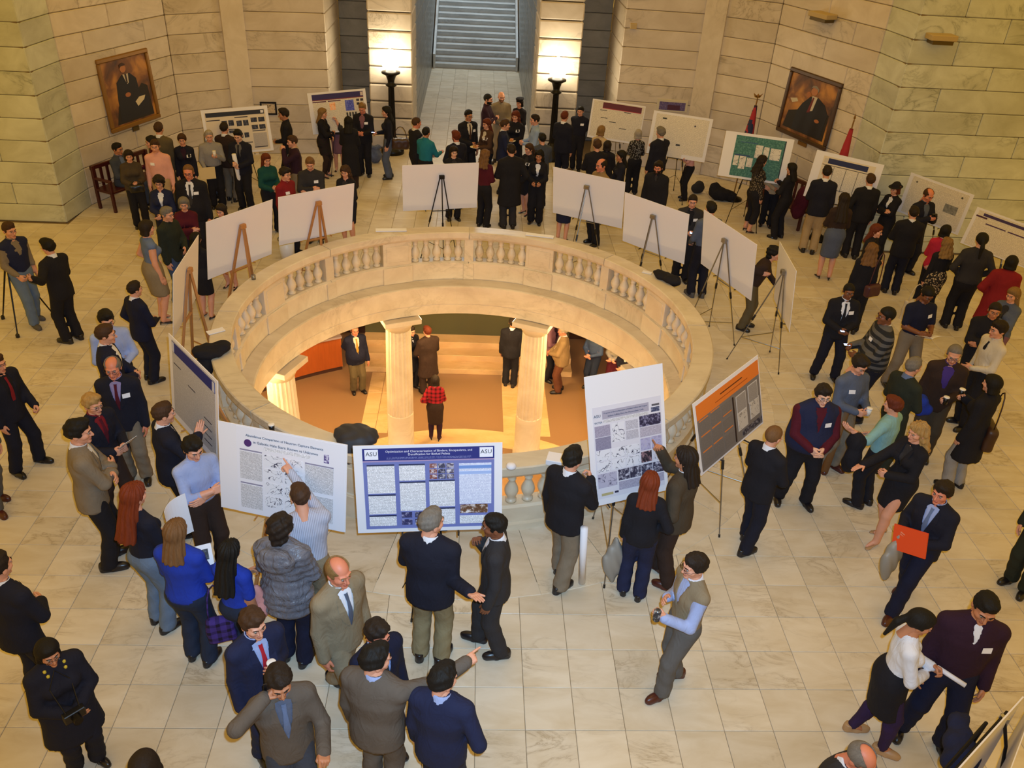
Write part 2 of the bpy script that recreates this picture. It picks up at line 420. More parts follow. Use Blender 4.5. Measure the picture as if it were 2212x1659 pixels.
def head_tpl(fem, near):
    k = ('head', fem, near)
    if k not in TPL:
        V, F = surf(head_sdf(fem), (-.1, -.14, -.2), (.1, .125, .135), .0072 if near else .0132)
        c = V[F].mean(1)
        fm = np.zeros(len(F), int)
        lip = (np.abs(c[:, 0]) < .023) & (c[:, 1] < -.083) & (c[:, 2] < -.046) & (c[:, 2] > -.069)
        fm[lip] = 1
        vs = [V]; fs = [F]; ms = [fm]; n = len(V)
        def add(v, f, m):
            nonlocal n
            vs.append(v); fs.append(np.array(f) + n); ms.append(np.full(len(f), m)); n += len(v)
        for s in (-1, 1):
            for (r, cc, m) in ((.0112, (.031 * s, -.0815, .0125), 2), (.0066, (.031 * s, -.0875, .0115), 3)):
                th = np.linspace(0, pi, 5); ph = np.linspace(0, 2 * pi, 8, endpoint=False)
                v = np.array([(r * sin(t) * cos(p), r * sin(t) * sin(p), r * cos(t)) for t in th for p in ph]) + np.array(cc)
                f = [(i*8+j, (i+1)*8+j, (i+1)*8+(j+1) % 8, i*8+(j+1) % 8) for i in range(4) for j in range(8)]
                add(v, f, m)
            b = []
            for i, x in enumerate((.012, .03, .05)):
                y = (-.1005, -.096, -.080)[i]; z = (.035, .040, .034)[i]
                b += [(x * s, y, z - .004), (x * s, y - .004, z), (x * s, y, z + .004), (x * s, y + .008, z)]
            f = []
            for i in range(2):
                for j in range(4):
                    q = (i*4+j, i*4+(j+1) % 4, (i+1)*4+(j+1) % 4, (i+1)*4+j); f.append(q if s > 0 else q[::-1])
            add(np.array(b), f, 4)
        TPL[k] = (np.concatenate(vs), np.concatenate(fs), np.concatenate(ms))
    return TPL[k]
def hand_tpl(pose, near):
    """wrist at origin, fingers along -Z, palm faces -Y, thumb towards -X (a person's left hand hanging has its thumb forward)"""
    k = ('hand', pose, near)
    if k not in TPL:
        L = (.040, .045, .042, .033); xs = (-.030, -.010, .010, .029); kz = (-.088, -.092, -.089, -.081)
        def fing(i, c1, c2):
            a = np.array([xs[i], 0, kz[i]]); l = L[i]
            b = a + l * np.array([xs[i] * .6, -sin(c1), -cos(c1)]); c = b + l * .85 * np.array([0, -sin(c1 + c2), -cos(c1 + c2)])
            return a, b, c
        cur = {'relax': [(.3, .5)] * 4, 'grip': [(1.1, 1.2)] * 4, 'open': [(.05, .1)] * 4, 'point': [(.02, .05), (1.35, 1.6), (1.4, 1.6), (1.4, 1.6)]}[pose]
        tip = {'relax': ((-.045, -.02, -.055), (-.05, -.03, -.09)), 'grip': ((-.045, -.035, -.06), (-.022, -.06, -.085)),
               'open': ((-.06, -.012, -.06), (-.085, -.016, -.09)), 'point': ((-.04, -.03, -.06), (-.012, -.045, -.08))}[pose]
        def f(P):
            d = cone(P, (0, 0, .03), (0, 0, -.01), .026, .024)
            d = smin(d, box(P, (0, 0, -.05), (.042, .0155, .043), .0145), .015)
            for i in range(4):
                a, b, c = fing(i, *cur[i])
                g = np.minimum(cone(P, a, b, .0098, .0088), cone(P, b, c, .0088, .0072))
                d = smin(d, g, .004)
            g = np.minimum(cone(P, (-.025, -.004, -.022), tip[0], .016, .011), cone(P, tip[0], tip[1], .011, .0085))
            return smin(d, g, .007)
        V, F = surf(f, (-.11, -.12, -.2), (.07, .05, .045), .006 if near else .0118)
        TPL[k] = (V, F)
    return TPL[k]

def scalp(P, off):
    d = ell(P, (0, .012, .035), (.0745 + off, .094 + off, .088 + off * 1.3))
    return d
def lump(P, s, a):
    return a * (np.sin(P[:, 0] * s + 1.3 * np.sin(P[:, 1] * s)) * np.sin(P[:, 1] * s * .9 + 2 + np.sin(P[:, 2] * s * .7)) + np.sin(P[:, 2] * s + P[:, 0] * s * .5))
def hair_sdf(st):
    n = np.array([0, .58, .81])
    def cap(P, off, c, fade=.035):
        """scalp thickened by off, thinning to nothing at the hairline"""
        Q = np.concatenate([np.abs(P[:, :1]), P[:, 1:]], 1)
        g = P @ n - c                                   # above the sloping hairline
        side = np.minimum(P[:, 1] + .03 - .25 * (P[:, 2] - .02), P[:, 2] + .03 + .35 * np.maximum(0, .03 - P[:, 1]))      # temples and above the ears
        side = np.minimum(side, P[:, 2] + .03 + 0 * g)
        back = np.minimum(P[:, 1] - .035, P[:, 2] + .085)
        g = np.maximum(np.maximum(g, side), back)
        return scalp(P, 0) - (off + .003) * np.clip(g / fade, 0, 1) ** .6 + .004 * np.clip(-g / .01, 0, 1)
    def f(P):
        Q = np.concatenate([np.abs(P[:, :1]), P[:, 1:]], 1)
        if st == 'short':
            return smin(cap(P, .009, .008), ell(P, (.01, -.03, .108), (.05, .045, .024)), .03) + lump(P, 120, .002)
        if st == 'full':
            return smin(cap(P, .015, .006), ell(P, (.012, -.042, .112), (.055, .045, .028)), .03) + lump(P, 85, .0035)
        if st == 'crop':
            return cap(P, .006, .010, .02)
        if st == 'recede':
            return cap(P, .009, .034)
        if st == 'bald':
            return smax(cap(P, .010, .008), -ell(P, (0, -.03, .108), (.066, .115, .075)), .008)
        if st == 'curly':
            d = smin(cap(P, .03, -.012), cone(P, (0, .05, .02), (0, .055, -.06), .085, .075, .8), .02); d = smax(d, -ell(P, (0, -.1, -.015), (.06, .055, .072)), .01)
            return d + lump(P, 85, .006)
        base = cap(P, .018, -.004)
        base = smin(base, ell(P, (0, -.03, .1), (.062, .055, .032)), .015)
        face = ell(P, (0, -.11, -.035), (.058, .075, .095))
        def drape(zb, w=.088, y=.035, out=.05, k=1.15):
            g = cone(P, (0, y, .03), (0, y + out, zb), w, w * k, .62)
            return smax(g, -(P[:, 2] - zb), .02)
        if st == 'bob': d = smin(base, drape(-.10, .093, .03, .01, 1.1), .02)
        elif st == 'long': d = smin(base, drape(-.25, .09), .02) + strands(P, .004)
        elif st == 'verylong': d = smin(base, drape(-.40, .092, .04, .085, 1.2), .02) + strands(P, .005)
        elif st == 'wavy': d = smin(base, drape(-.25, .1, .035, .05, 1.3), .02) + strands(P, .006, 13) + lump(P, 70, .004)
        elif st == 'pony': d = smin(smin(base, cone(P, (0, .10, .03), (0, .145, -.08), .03, .034), .012), cone(P, (0, .145, -.08), (0, .14, -.26), .034, .014), .01)
        elif st == 'bun': d = smin(base, ell(P, (0, .115, .03), (.045, .04, .042)), .012)
        else: d = base
        return smax(d, -face, .01)
    return f
def strands(P, a, n=17): return a * np.sin(np.arctan2(P[:, 0], P[:, 1] - .0) * n + P[:, 2] * 9 + 1.5 * np.sin(P[:, 2] * 14))
def hair_tpl(st, near):
    k = ('hair', st, near)
    if k not in TPL:
        V, F = surf(hair_sdf(st), (-.15, -.14, -.45 if st == 'verylong' else -.3), (.15, .19, .18), .0078 if near else .0135)
        TPL[k] = mk_mesh('hair', V, F)
    return TPL[k]
def beard_tpl():
    if 'beard' not in TPL:
        def f(P):
            j = head_sdf(False)(P) - .006
            d = smax(j, P[:, 2] + .028 + .2 * np.maximum(0, P[:, 1] + .03), .006)
            d = smax(d, P[:, 1] - .0, .006); d = smax(d, -.105 - P[:, 2], .01)
            d = smax(d, -ell(P, (0, -.1, -.057), (.026, .03, .011)), .004)
            return smax(d, -ell(P, (0, -.115, -.01), (.045, .03, .022)), .006)
        TPL['beard'] = mk_mesh('beard', *surf(f, (-.1, -.14, -.13), (.1, .05, 0), .009))
    return TPL['beard']
def hat_tpl(kind):
    k = ('hat', kind)
    if k not in TPL:
        if kind == 'beret':
            f = lambda P: smin(ell(P, (.01, .01, .125), (.115, .12, .035)), ell(P, (0, .012, .085), (.092, .11, .05)), .02)
            V, F = surf(lambda P: smax(f(P), .06 - P[:, 2], .006), (-.14, -.14, .04), (.15, .16, .18), .012)
        else:
            f = lambda P: smin(smax(ell(P, (0, .012, .06), (.09, .11, .11)), .06 - P[:, 2], .004), ell(P, (0, 0, .062), (.135, .155, .012)), .01)
            V, F = surf(f, (-.16, -.18, .03), (.16, .18, .2), .011)
        TPL[k] = mk_mesh('hat', V, F)
    return TPL[k]
def shoe_tpl(kind):
    k = ('shoe', kind)
    if k not in TPL:
        def f(P):
            if kind == 'heel':
                d = smin(cone(P, (0, .03, .055), (0, -.12, .018), .028, .026), ell(P, (0, -.14, .018), (.034, .05, .018)), .02)
                d = smax(d, P[:, 2] - .05 + .25 * np.maximum(0, -P[:, 1] - .02), .008)
                d = np.minimum(d, cone(P, (0, .05, .05), (0, .055, .0), .016, .009))
                return smax(d, -P[:, 2], .003)
            d = smin(ell(P, (0, -.09, .03), (.047, .105, .05)), ell(P, (0, .04, .045), (.038, .055, .065)), .03)
            d = smin(d, cone(P, (0, .035, .04), (0, .04, .1), .04, .042), .02)
            d = smax(d, P[:, 2] - .095, .004)
            sole = smax(smin(cone(P, (0, .05, .012), (0, -.05, .012), .042, .043), cone(P, (0, -.05, .012), (0, -.15, .012), .046, .038), .02), np.abs(P[:, 2] - .012) - .012, .004)
            return smax(np.minimum(d, sole), -P[:, 2], .003)
        TPL[k] = mk_mesh('shoe', *surf(f, (-.075, -.225, -.02), (.075, .125, .13), .0135))
    return TPL[k]
def glasses_tpl():
    if 'gl' not in TPL:
        m = MB()
        for s in (-1, 1):
            m.tube([(s * .033 + .021 * cos(a), -.109 + .004 * abs(cos(a)), .011 + .015 * sin(a)) for a in np.linspace(0, 2 * pi, 9)], .0022, 4, cap=False)
            m.tube([(s * .055, -.106, .015), (s * .08, -.07, .016), (s * .082, .0, .012)], .002, 4)
        m.tube([(-.012, -.112, .013), (.012, -.112, .013)], .002, 4)
        TPL['gl'] = m.mesh('glasses', [M('gunmetal')])
    return TPL['gl']

def ik(a, b, l1, l2, hint):
    a = np.array(a, float); b = np.array(b, float); d = b - a; L = np.linalg.norm(d)
    mx = (l1 + l2) * .995
    if L > mx: b = a + d * mx / L; d = b - a; L = mx
    if L < abs(l1 - l2) + .02: L = abs(l1 - l2) + .02
    x = (l1 * l1 - l2 * l2 + L * L) / (2 * L); hgt = sqrt(max(l1 * l1 - x * x, 0))
    u = d / np.linalg.norm(d); hint = np.array(hint, float); w = hint - u * (hint @ u); w /= max(np.linalg.norm(w), 1e-6)
    return a + u * x + w * hgt, b
# hand targets from the shoulder: outwards, forwards, up (fractions of height); elbow hint; hand pose
ARM = dict(down=((.028, .03, -.312), (.3, -1, 0), 'relax'), down2=((.04, .0, -.31), (.4, -1, 0), 'relax'),
    pocket=((.01, .035, -.262), (1, -1, 0), 'grip'), hip=((.0, .06, -.22), (1, -1, 0), 'grip'),
    fold=((-.13, .125, -.15), (.7, .2, -.8), 'relax'), foldo=((-.12, .14, -.115), (.7, .2, -.8), 'relax'),
    front=((-.05, .165, -.165), (.5, -.4, -.9), 'grip'), wide=((.02, .2, -.15), (.4, -.4, -.9), 'open'),
    belly=((-.075, .135, -.2), (.8, -.3, -.6), 'relax'), chest=((-.06, .165, -.075), (.5, -.1, -1), 'grip'),
    behind=((-.085, -.1, -.25), (.8, -.6, .2), 'relax'), chin=((-.085, .135, .045), (.3, .3, -1), 'grip'),
    ear=((-.028, .05, .1), (1, .3, -.7), 'grip'), low=((.0, .13, -.25), (.5, -1, -.2), 'grip'),
    side=((.18, .12, -.2), (.2, -1, -.2), 'open'))
STN = dict(stand=((.055, -.012), (-.055, .012)), even=((.058, 0), (-.058, 0)), wide=((.095, -.02), (-.095, .02)), walk=((.04, -.15), (-.04, .15)),
    walk2=((.04, .15), (-.04, -.15)), step=((.05, -.08), (-.055, .06)), step2=((.055, .06), (-.05, -.08)), close=((.035, 0), (-.035, 0)))
def rotx(a):
    c, s = cos(a), sin(a); return np.array([[1, 0, 0], [0, c, -s], [0, s, c]])
def rotz(a):
    c, s = cos(a), sin(a); return np.array([[c, -s, 0], [s, c, 0], [0, 0, 1]])

def person(x, y, z0, H, face, spec, label):
    S = {}
    for t in spec.split():
        a, _, b = t.partition('='); S[a] = b if b else True
    g = lambda k, d=None: S.get(k, d)
    fem = 'f' in S; near = (x - CAMP[0]) ** 2 + (y - CAMP[1]) ** 2 < 95 and z0 > -1
    hv = .023 if near else .036            # garment voxel
    root = empty('person', (x, y, z0), radians(face), label, 'person')
    bw = float(g('w', .93 if fem else 1.0)); fat = float(g('fat', 0))
    lean = radians(float(g('lean', 2))); seat = 'seat' in S
    hz = .285 if seat else .52
    up = lambda p: (np.array([0, 0, hz]) + rotx(lean) @ (np.array(p, float) - np.array([0, 0, .52]))) * H
    pel, wai, che, nb = up((0, .004, .535)), up((0, .0, .62)), up((0, .004, .735)), up((0, .012, .83))
    sw = (.099 if not fem else .084) * bw
    SH = [up((s * sw, .008, .794)) for s in (1, -1)]
    HIP = [np.array([s * .046 * H, 0, hz * H - .01]) for s in (1, -1)]
    st = STN[g('st', 'stand')]
    KN, AN = [], []
    for i in (0, 1):
        if seat:
            s = (1, -1)[i]; KN.append(np.array([s * .06, -.245, .275]) * H); AN.append(np.array([s * .06, -.25, .045]) * H)
        else:
            an = np.array([st[i][0] * H, st[i][1] * H, .047 * H]); k_, a_ = ik(HIP[i], an, .242 * H, .238 * H, (st[i][0] * 2, -1, 0)); KN.append(k_); AN.append(an)
    EL, WR, HP = [], [], []
    for i, side in enumerate('LR'):
        s = (1, -1)[i]; a = g(side, 'down'); pose = None
        if ':' in a: a, pose = a.split(':')
        if ',' in a:
            t = tuple(float(q) for q in a.split(',')); hint = (.4, -.4, -.9); hp = 'open'
        else:
            t, hint, hp = ARM[a]
            if seat and a.startswith('down'): t, hint = (-.02, .2, -.2), (.6, -.6, -.5)
        kk = max(fat, 0) * .04
        tgt = SH[i] + np.array([s * (t[0] + (kk if t[1] < .05 else 0)), -(t[1] + kk), t[2]]) * H
        e, w = ik(SH[i], tgt, .170 * H, .148 * H, (s * hint[0], -hint[1], hint[2])); EL.append(e); WR.append(w); HP.append(pose or hp)
    hyaw = radians(float(g('hy', 0))); hp = radians(float(g('hp', 8)))
    HS = H / 1.75 * float(g('hs', 1.0)) * (1.02 if fem else 1.05)
    HC = nb + np.array([0, -.016 * H, .096 * H]) + np.array([0, -sin(lean) * .08 * H, -(1 - cos(lean)) * .05 * H])
    HR = rotz(hyaw) @ rotx(hp)
    rb = dict(pel=.094 if not fem else .099, wai=.086 if not fem else .073, che=.103 if not fem else .088)
    def torso(P, o, k=.03, flare=0):
        q = o / H
        d = cone(P, pel, wai, (rb['pel'] * bw + q + fat * .03) * H, (rb['wai'] * bw + q + fat * .045) * H, .70)
        d = smin(d, cone(P, wai, che, (rb['wai'] * bw + q + fat * .045) * H, (rb['che'] * bw + q + fat * .02) * H, .66), k * H)
        d = smin(d, cone(P, che, (SH[0] + SH[1]) / 2 - np.array([0, 0, .02 * H]), (rb['che'] * bw + q) * H, (.07 * bw + q) * H, .62), k * H)
        d = smin(d, cone(P, SH[0], SH[1], (.030 + q) * H, (.030 + q) * H), .03 * H)
        d = smin(d, cone(P, SH[0], nb, (.024 + q) * H, (.026 + q) * H), .025 * H)
        d = smin(d, cone(P, SH[1], nb, (.024 + q) * H, (.026 + q) * H), .025 * H)
        if fat > 0: d = smin(d, ell(P, (wai + pel) / 2 + np.array([0, -.03 * H, 0]), np.array([.09 + fat * .05, .075 + fat * .05, .1]) * H + o), .05 * H)
        if fem:
            for s in (1, -1):
                d = smin(d, ell(P, che + np.array([s * .042, -.052, -.008]) * H, np.array([.036, .034, .036]) * H + o), .025 * H)
        return d
    def arms(P, o, t=1., ks=.012):
        d = None
        for i in (0, 1):
            a = cone(P, SH[i], EL[i], (.031 + fat * .008) * H + o, .026 * H + o)
            if t > .5:
                w = EL[i] + (WR[i] - EL[i]) * min(1, (t - .5) * 2)
                a = smin(a, cone(P, EL[i], w, .026 * H + o, (.0185 if o < .008 else .022) * H + o), .008 * H)
            else:
                e = SH[i] + (EL[i] - SH[i]) * (t * 2); a = cone(P, SH[i], e, .036 * H + o, .031 * H + o)
            d = a if d is None else np.minimum(d, a)
        return d
    def legs(P, o, ra=.024, k=.02):
        d = None
        for i in (0, 1):
            a = cone(P, HIP[i], KN[i], .056 * H + o, .035 * H + o)
            a = smin(a, cone(P, KN[i], AN[i], .035 * H + o, ra * H + o), .012 * H)
            a = smin(a, cone(P, KN[i] * .72 + AN[i] * .28 + np.array([0, .012 * H, 0]), KN[i] * .5 + AN[i] * .5, .028 * H + o, .024 * H + o), .02 * H)
            d = a if d is None else smin(d, a, .006 * H)
        return d
    pts = np.array(SH + EL + WR + HIP + KN + AN + [nb, pel, che])
    mg = .15 * H + fat * .06 * H
    lo, hi = pts.min(0) - mg, pts.max(0) + mg
    # ---- skin: one continuous figure, head and hands joined on
    def body(P):
        d = smin(torso(P, 0), arms(P, 0, 1), .012 * H)
        d = smin(d, legs(P, 0), .02 * H)
        for i in (0, 1):
            d = smin(d, cone(P, AN[i], AN[i] + np.array([0, -.07, -.032]) * H, .02 * H, .011 * H), .012 * H)
        return smin(d, cone(P, nb - np.array([0, 0, .02 * H]), nb * .5 + HC * .5, .031 * H, .03 * H), .02 * H)
    bare = 'bare' in S or g('sl', '1') != '1'
    bv, bf = surf(body, lo, hi, .038 if not bare else (.026 if near else .032), 2)
    vs, fs, ms = [bv], [bf], [np.zeros(len(bf), int)]; n = len(bv)
    def put(v, f, m):
        nonlocal n
        vs.append(v); fs.append(f + n); ms.append(m if hasattr(m, '__len__') else np.full(len(f), m)); n += len(v)
    hvv, hff, hmm = head_tpl(fem, near)
    put((hvv * HS) @ HR.T + HC, hff, hmm)
    for i in (0, 1):
        s = (1, -1)[i]
        v, f = hand_tpl(HP[i], near)
        dr = WR[i] - EL[i]; dr /= np.linalg.norm(dr); zz = -dr
        inw = np.array([-s, 0, -.3]) if abs(dr[2]) > .75 else (np.array([-s * .35, .0, -1.]) if HP[i] in ('point', 'open') else np.array([-s, .3, -.1]))
        yy = -(inw - zz * (inw @ zz)); yy /= np.linalg.norm(yy); xx = np.cross(yy, zz)
        R = np.stack([xx, yy, zz], 1); v = v.copy()
        # thumb goes forward / up
        th = -xx; want = np.array([0, -1, .6])
        ff = f
        if th @ want < 0: v[:, 0] *= -1; ff = f[:, ::-1]
        put((v * HS) @ R.T + WR[i] + zz * .012, ff, 0)
    sk = M('skin_' + g('skin', 'fair')); hc = M('hair_' + g('hc', 'brown'))
    me = mk_mesh('body', np.concatenate(vs), np.concatenate(fs), [sk, M('lip_' + g('skin', 'fair')), M('eye_white'), M('iris'), hc], np.concatenate(ms))
    link('body', me, root)
    # ---- garments
    def front(fn, px, pz, back=False):
        a, b = (0., -.32 * H) if not back else (0., .32 * H)
        a = -lean * .0; 
        for _ in range(16):
            m_ = (a + b) / 2
            if fn(np.array([[px, m_, pz]]))[0] < 0: a = m_
            else: b = m_
        return (a + b) / 2
    top = g('top', 'jacket:black'); kind, col = top.split(':'); cut = kind
    long = {'jacket': .455, 'coat': .30, 'longcoat': .2, 'shirt': .555, 'sweater': .515, 'tee': .51, 'vest': .53, 'blouse': .52, 'puffer': .42, 'dress': .3, 'blazer': .49}[kind]
    off = {'jacket': .017, 'coat': .024, 'longcoat': .024, 'shirt': .008, 'sweater': .014, 'tee': .009, 'vest': .012, 'blouse': .01, 'puffer': .034, 'dress': .008, 'blazer': .014}[kind] * H / 1.75
    if seat: long = max(long - .235, hz - .03)
    sl = float(g('sl', '0' if kind == 'vest' else ('.4' if kind == 'tee' else '1')))
    vn = kind in ('jacket', 'blazer', 'coat', 'vest') or 'vn' in S
    if 'vn' in S and S['vn'] == '0': vn = False
    vz = {'jacket': .63, 'blazer': .66, 'coat': .74, 'vest': .68}.get(kind, .75)
    zb = up((0, 0, vz))[2]; zt = up((0, 0, .83))[2]
    zh = (long - (.02 * fat if not seat else 0)) * H
    fl = {'coat': .03, 'longcoat': .035, 'jacket': .012, 'dress': .02, 'puffer': .012}.get(kind, 0.)
    def upper(P):
        d = torso(P, off)
        if zh < .5 * H:
            low = np.array([0, pel[1], zh - .02])
            d = smin(d, cone(P, pel, low, rb['pel'] * bw * H + off + fat * .03 * H, (rb['pel'] * bw + fl) * H + off + fat * .03 * H, .74), .03 * H)
        d = smax(d, zh - P[:, 2], .006)
        if sl > 0: d = smin(d, arms(P, off * .9, sl), .012 * H)
        if kind == 'puffer': d = smin(d, ell(P, nb + np.array([0, .075, -.03]) * H, np.array([.095, .045, .075]) * H), .02)
        if kind == 'puffer': d = d + .006 * np.sin(P[:, 2] * 75)
        if vn:
            w = np.maximum(np.abs(P[:, 0]) - np.minimum((P[:, 2] - zb) * .2, .034 * H), P[:, 1] + .03 * H + sin(lean) * (P[:, 2] - hz * H))
            w = np.maximum(w, P[:, 2] - zt - .02 * H)
            d = smax(d, -w, .004)
        return d
    l2, h2 = lo.copy(), hi.copy(); l2[2] = min(zh, *(q[2] for q in (EL + WR if sl > .5 else EL))) - .07; h2[2] = max(SH[0][2], *(q[2] for q in EL + WR)) + .12 * H
    if sl <= .5:
        h2[2] = max(SH[0][2], *(q[2] for q in EL)) + .1 * H
    v, f = surf(upper, l2, h2, hv)
    pat = g('pat'); um = M(f'{pat}_{col}' if pat else f'cloth_{col}')
    nm = {'tee': 't_shirt', 'vest': 'vest', 'longcoat': 'coat', 'puffer': 'puffer_jacket'}.get(kind, kind)
    uo = link(nm, mk_mesh(nm, v, f, [um]), root)
    under = g('shirt')
    if vn and not under: under = col if kind == 'coat' else ('charcoal' if fem else 'white')
    inner = lambda P: torso(P, .006 * H / 1.75)
    if (vn and under) or kind == 'vest':
        slv = kind == 'vest'
        def shirt(P):
            d = torso(P, .004)
            if slv: d = smin(d, arms(P, .009, 1), .01 * H)
            return smax(d, .6 * H - (P[:, 2] + (.235 * H if seat else 0)), .005) if not slv else smax(d, .55 * H - P[:, 2], .005)
        if slv: a, b = lo.copy(), hi.copy(); a[2] = .52 * H
        else: a, b = np.array([-.2, -.2 - abs(sin(lean)) * .3, zb / H - .06]) * H, np.array([.2, .2, nb[2] / H + .05]) * H
        v, f = surf(shirt, a, b, hv * (1 if slv else .9))
        if not slv:   # only the part that the opening shows
            c = v[f].mean(1); keep = (c[:, 1] < .01 * H - sin(lean) * (c[:, 2] - hz * H)) & (np.abs(c[:, 0]) < .1 * H)
            f = f[keep]
        link('shirt', mk_mesh('shirt', v, f, [M('cloth_' + under)]), root)
    cl = g('collar', under if (kind in ('jacket', 'vest') and not fem) else (col if kind == 'shirt' and not pat else None))
    if cl and cl != 'none':
        if 'collar' not in TPL:
            m = MB(); m.lathe([(.074, -.04), (.068, -.005), (.066, .016), (.061, .018), (.062, -.03)], 14, cap=False)
            TPL['collar'] = m.mesh('collar', [M('cloth_white')], True)
        link('collar', TPL['collar'], root, (nb[0], nb[1] - .006, nb[2] + .027 * H), (radians(14) + lean, 0, 0), (HS * 1.02,) * 3, M('cloth_' + cl))
    tie = g('tie')
    if tie:
        V = []; zs = np.linspace(nb[2] - .005 * H, zb + .005 * H, 6); ws = (.010, .008, .011, .014, .016, .012)
        for zq, wq in zip(zs, ws):
            yq = front(inner, 0, zq) - .006
            V += [(-wq * H, yq, zq), (wq * H, yq, zq), (0, yq - .006, zq)]
        F = []
        for i in range(5):
            F += [(i*3, i*3+2, i*3+5, i*3+3), (i*3+2, i*3+1, i*3+4, i*3+5)]
        link('tie', mk_mesh('tie', V, F, [M('cloth_' + tie)]), root)
    if near and kind in ('jacket', 'blazer') and vn:
        for s in (-1, 1):
            V = []
            for t in (0, .35, .7, 1):
                zq = zt - .012 * H + (zb - zt + .012 * H) * t; xi = min((zq - zb) * .2, .034 * H) + .001; wq = (.018, .034, .03, .004)[int(t * 3 + .1)] * H
                for xx in (xi, xi + wq): V.append((s * xx, front(upper, s * (xx + .004), zq) - .007, zq))
            F = [(i*2, i*2+1, i*2+3, i*2+2) if s < 0 else (i*2, i*2+2, i*2+3, i*2+1) for i in range(3)]
            link('lapel', mk_mesh('lapel', V, F, [um], smooth=False), root)
    if 'badge' in S:
        bx = float(S['badge'] if S['badge'] is not True else .058) * H; bz = up((0, 0, .745))[2]
        ys = [front(upper, bx + a * .04, bz + b * .026) - .012 for a, b in ((-1, -1), (1, -1), (1, 1), (-1, 1))]
        V = [(bx + a * .04, yq, bz + b * .026) for (a, b), yq in zip(((-1, -1), (1, -1), (1, 1), (-1, 1)), ys)]
        V += [(p[0], p[1] - .003, p[2]) for p in V]
        link('name_badge', mk_mesh('name_badge', V, [(4, 5, 6, 7), (0, 1, 5, 4), (1, 2, 6, 5), (2, 3, 7, 6), (3, 0, 4, 7), (3, 2, 1, 0)], [M('paper_white')], smooth=False), root)
    if 'back_text' in S:
        pass
    # ---- below the waist
    bk, bc = g('bot', 'trousers:black').split(':')
    if bk in ('trousers', 'jeans', 'capri'):
        hemz = {'capri': .13}.get(bk, .028) * H
        wl = float(g('leg', 1))
        def low(P):
            d = cone(P, pel, wai, (rb['pel'] * bw + fat * .03) * H + .008, (rb['wai'] * bw + fat * .04) * H + .008, .71)
            o = .011 * H / 1.75
            L = None
            for i in (0, 1):
                a = cone(P, HIP[i], KN[i], .057 * H + o + fat * .012 * H, .041 * H * wl + o)
                hm = AN[i] - np.array([0, 0, .03 * H])
                a = smin(a, cone(P, KN[i], hm, .041 * H * wl + o, .039 * H * wl + o), .015 * H)
                L = a if L is None else smin(L, a, .006 * H)
            d = smin(d, L, .025 * H)
            if fat > 0: d = smin(d, ell(P, (wai + pel) / 2 + np.array([0, -.03 * H, 0]), np.array([.09 + fat * .05, .075 + fat * .05, .1]) * H + .007), .04 * H)
            d = d + .0035 * np.sin(P[:, 2] * 40 + 3 * P[:, 0] * 10) * np.clip((.3 * H - P[:, 2]) * 8, 0, 1)
            return smax(smax(d, hemz - P[:, 2], .004), P[:, 2] - (.6 if not seat else .37) * H, .006)
        a, b = lo.copy(), hi.copy(); a[2] = -.02; b[2] = (.64 if not seat else .42) * H
        v, f = surf(low, a, b, hv)
        link('jeans' if bk == 'jeans' else 'trousers', mk_mesh('trousers', v, f, [M('cloth_' + bc)]), root)
    elif bk == 'skirt':
        hm = float(g('hem', .3)) * H
        KNc = (KN[0] + KN[1]) / 2; 
        def low(P):
            b0 = np.array([pel[0], pel[1], pel[2]]); b1 = np.array([KNc[0], KNc[1] * .6, hm - .03])
            d = cone(P, wai, b0, (rb['wai'] + .008) * H, (rb['pel'] + .012) * H, .74)
            d = smin(d, cone(P, b0, b1, (rb['pel'] + .012) * H, float(g('flare', .1)) * H, .8), .02 * H)
            return smax(smax(d, hm - P[:, 2], .004), P[:, 2] - .63 * H, .006)
        a, b = lo.copy(), hi.copy(); a[2] = hm - .06; b[2] = .66 * H
        v, f = surf(low, a, b, hv)
        sp = g('bpat'); link('skirt', mk_mesh('skirt', v, f, [M(f'{sp}_{bc}' if sp else 'cloth_' + bc)]), root)
    if g('tights'):
        v, f = surf(lambda P: smax(legs(P, .010, .021), P[:, 2] - .45 * H, .005), (lo[0], lo[1], -.02), (hi[0], hi[1], .5 * H), hv)
        link('tights', mk_mesh('tights', v, f, [M('cloth_' + S['tights'])]), root)
    shoe = g('shoe', 'heel' if bk == 'skirt' or 'heel' in S else 'plain'); sc = g('sc', 'shoe_black')
    for i in (0, 1):
        s = (1, -1)[i]
        link('shoe', shoe_tpl('heel' if shoe == 'heel' else 'plain'), root, (AN[i][0], AN[i][1], 0), (0, 0, radians(s * 12)), (HS * (.97 if not fem else .9),) * 3, M(sc))
    # ---- head things
    hs = g('hair', 'short')
    E = Matrix((HR * HS).tolist()).to_4x4(); E.translation = Vector(HC)
    def on_head(name, me, mat):
        o = link(name, me, root, mat=mat); o.matrix_basis = E; return o
    if hs != 'none': on_head('hair', hair_tpl(hs, near), hc)
    if 'beard' in S: on_head('beard', beard_tpl(), hc)
    if 'glasses' in S: on_head('glasses', glasses_tpl(), None)
    if g('hat'): on_head('hat', hat_tpl(S['hat']), M('cloth_black'))
    W = Matrix.Translation((x, y, z0)) @ Matrix.Rotation(radians(face), 4, 'Z')
    hands = []
    for i in (0, 1):
        dr = WR[i] - EL[i]; dr /= np.linalg.norm(dr)
        hands.append((W @ Vector(WR[i] + dr * .075 * H / 1.75), (W.to_3x3() @ Vector(dr))))
    sur = lambda px, pz, back=False: (W @ Vector((px, front(upper, px, pz, back), pz)))
    return dict(root=root, hands=hands, W=W, front=sur, H=H, upper=uo)

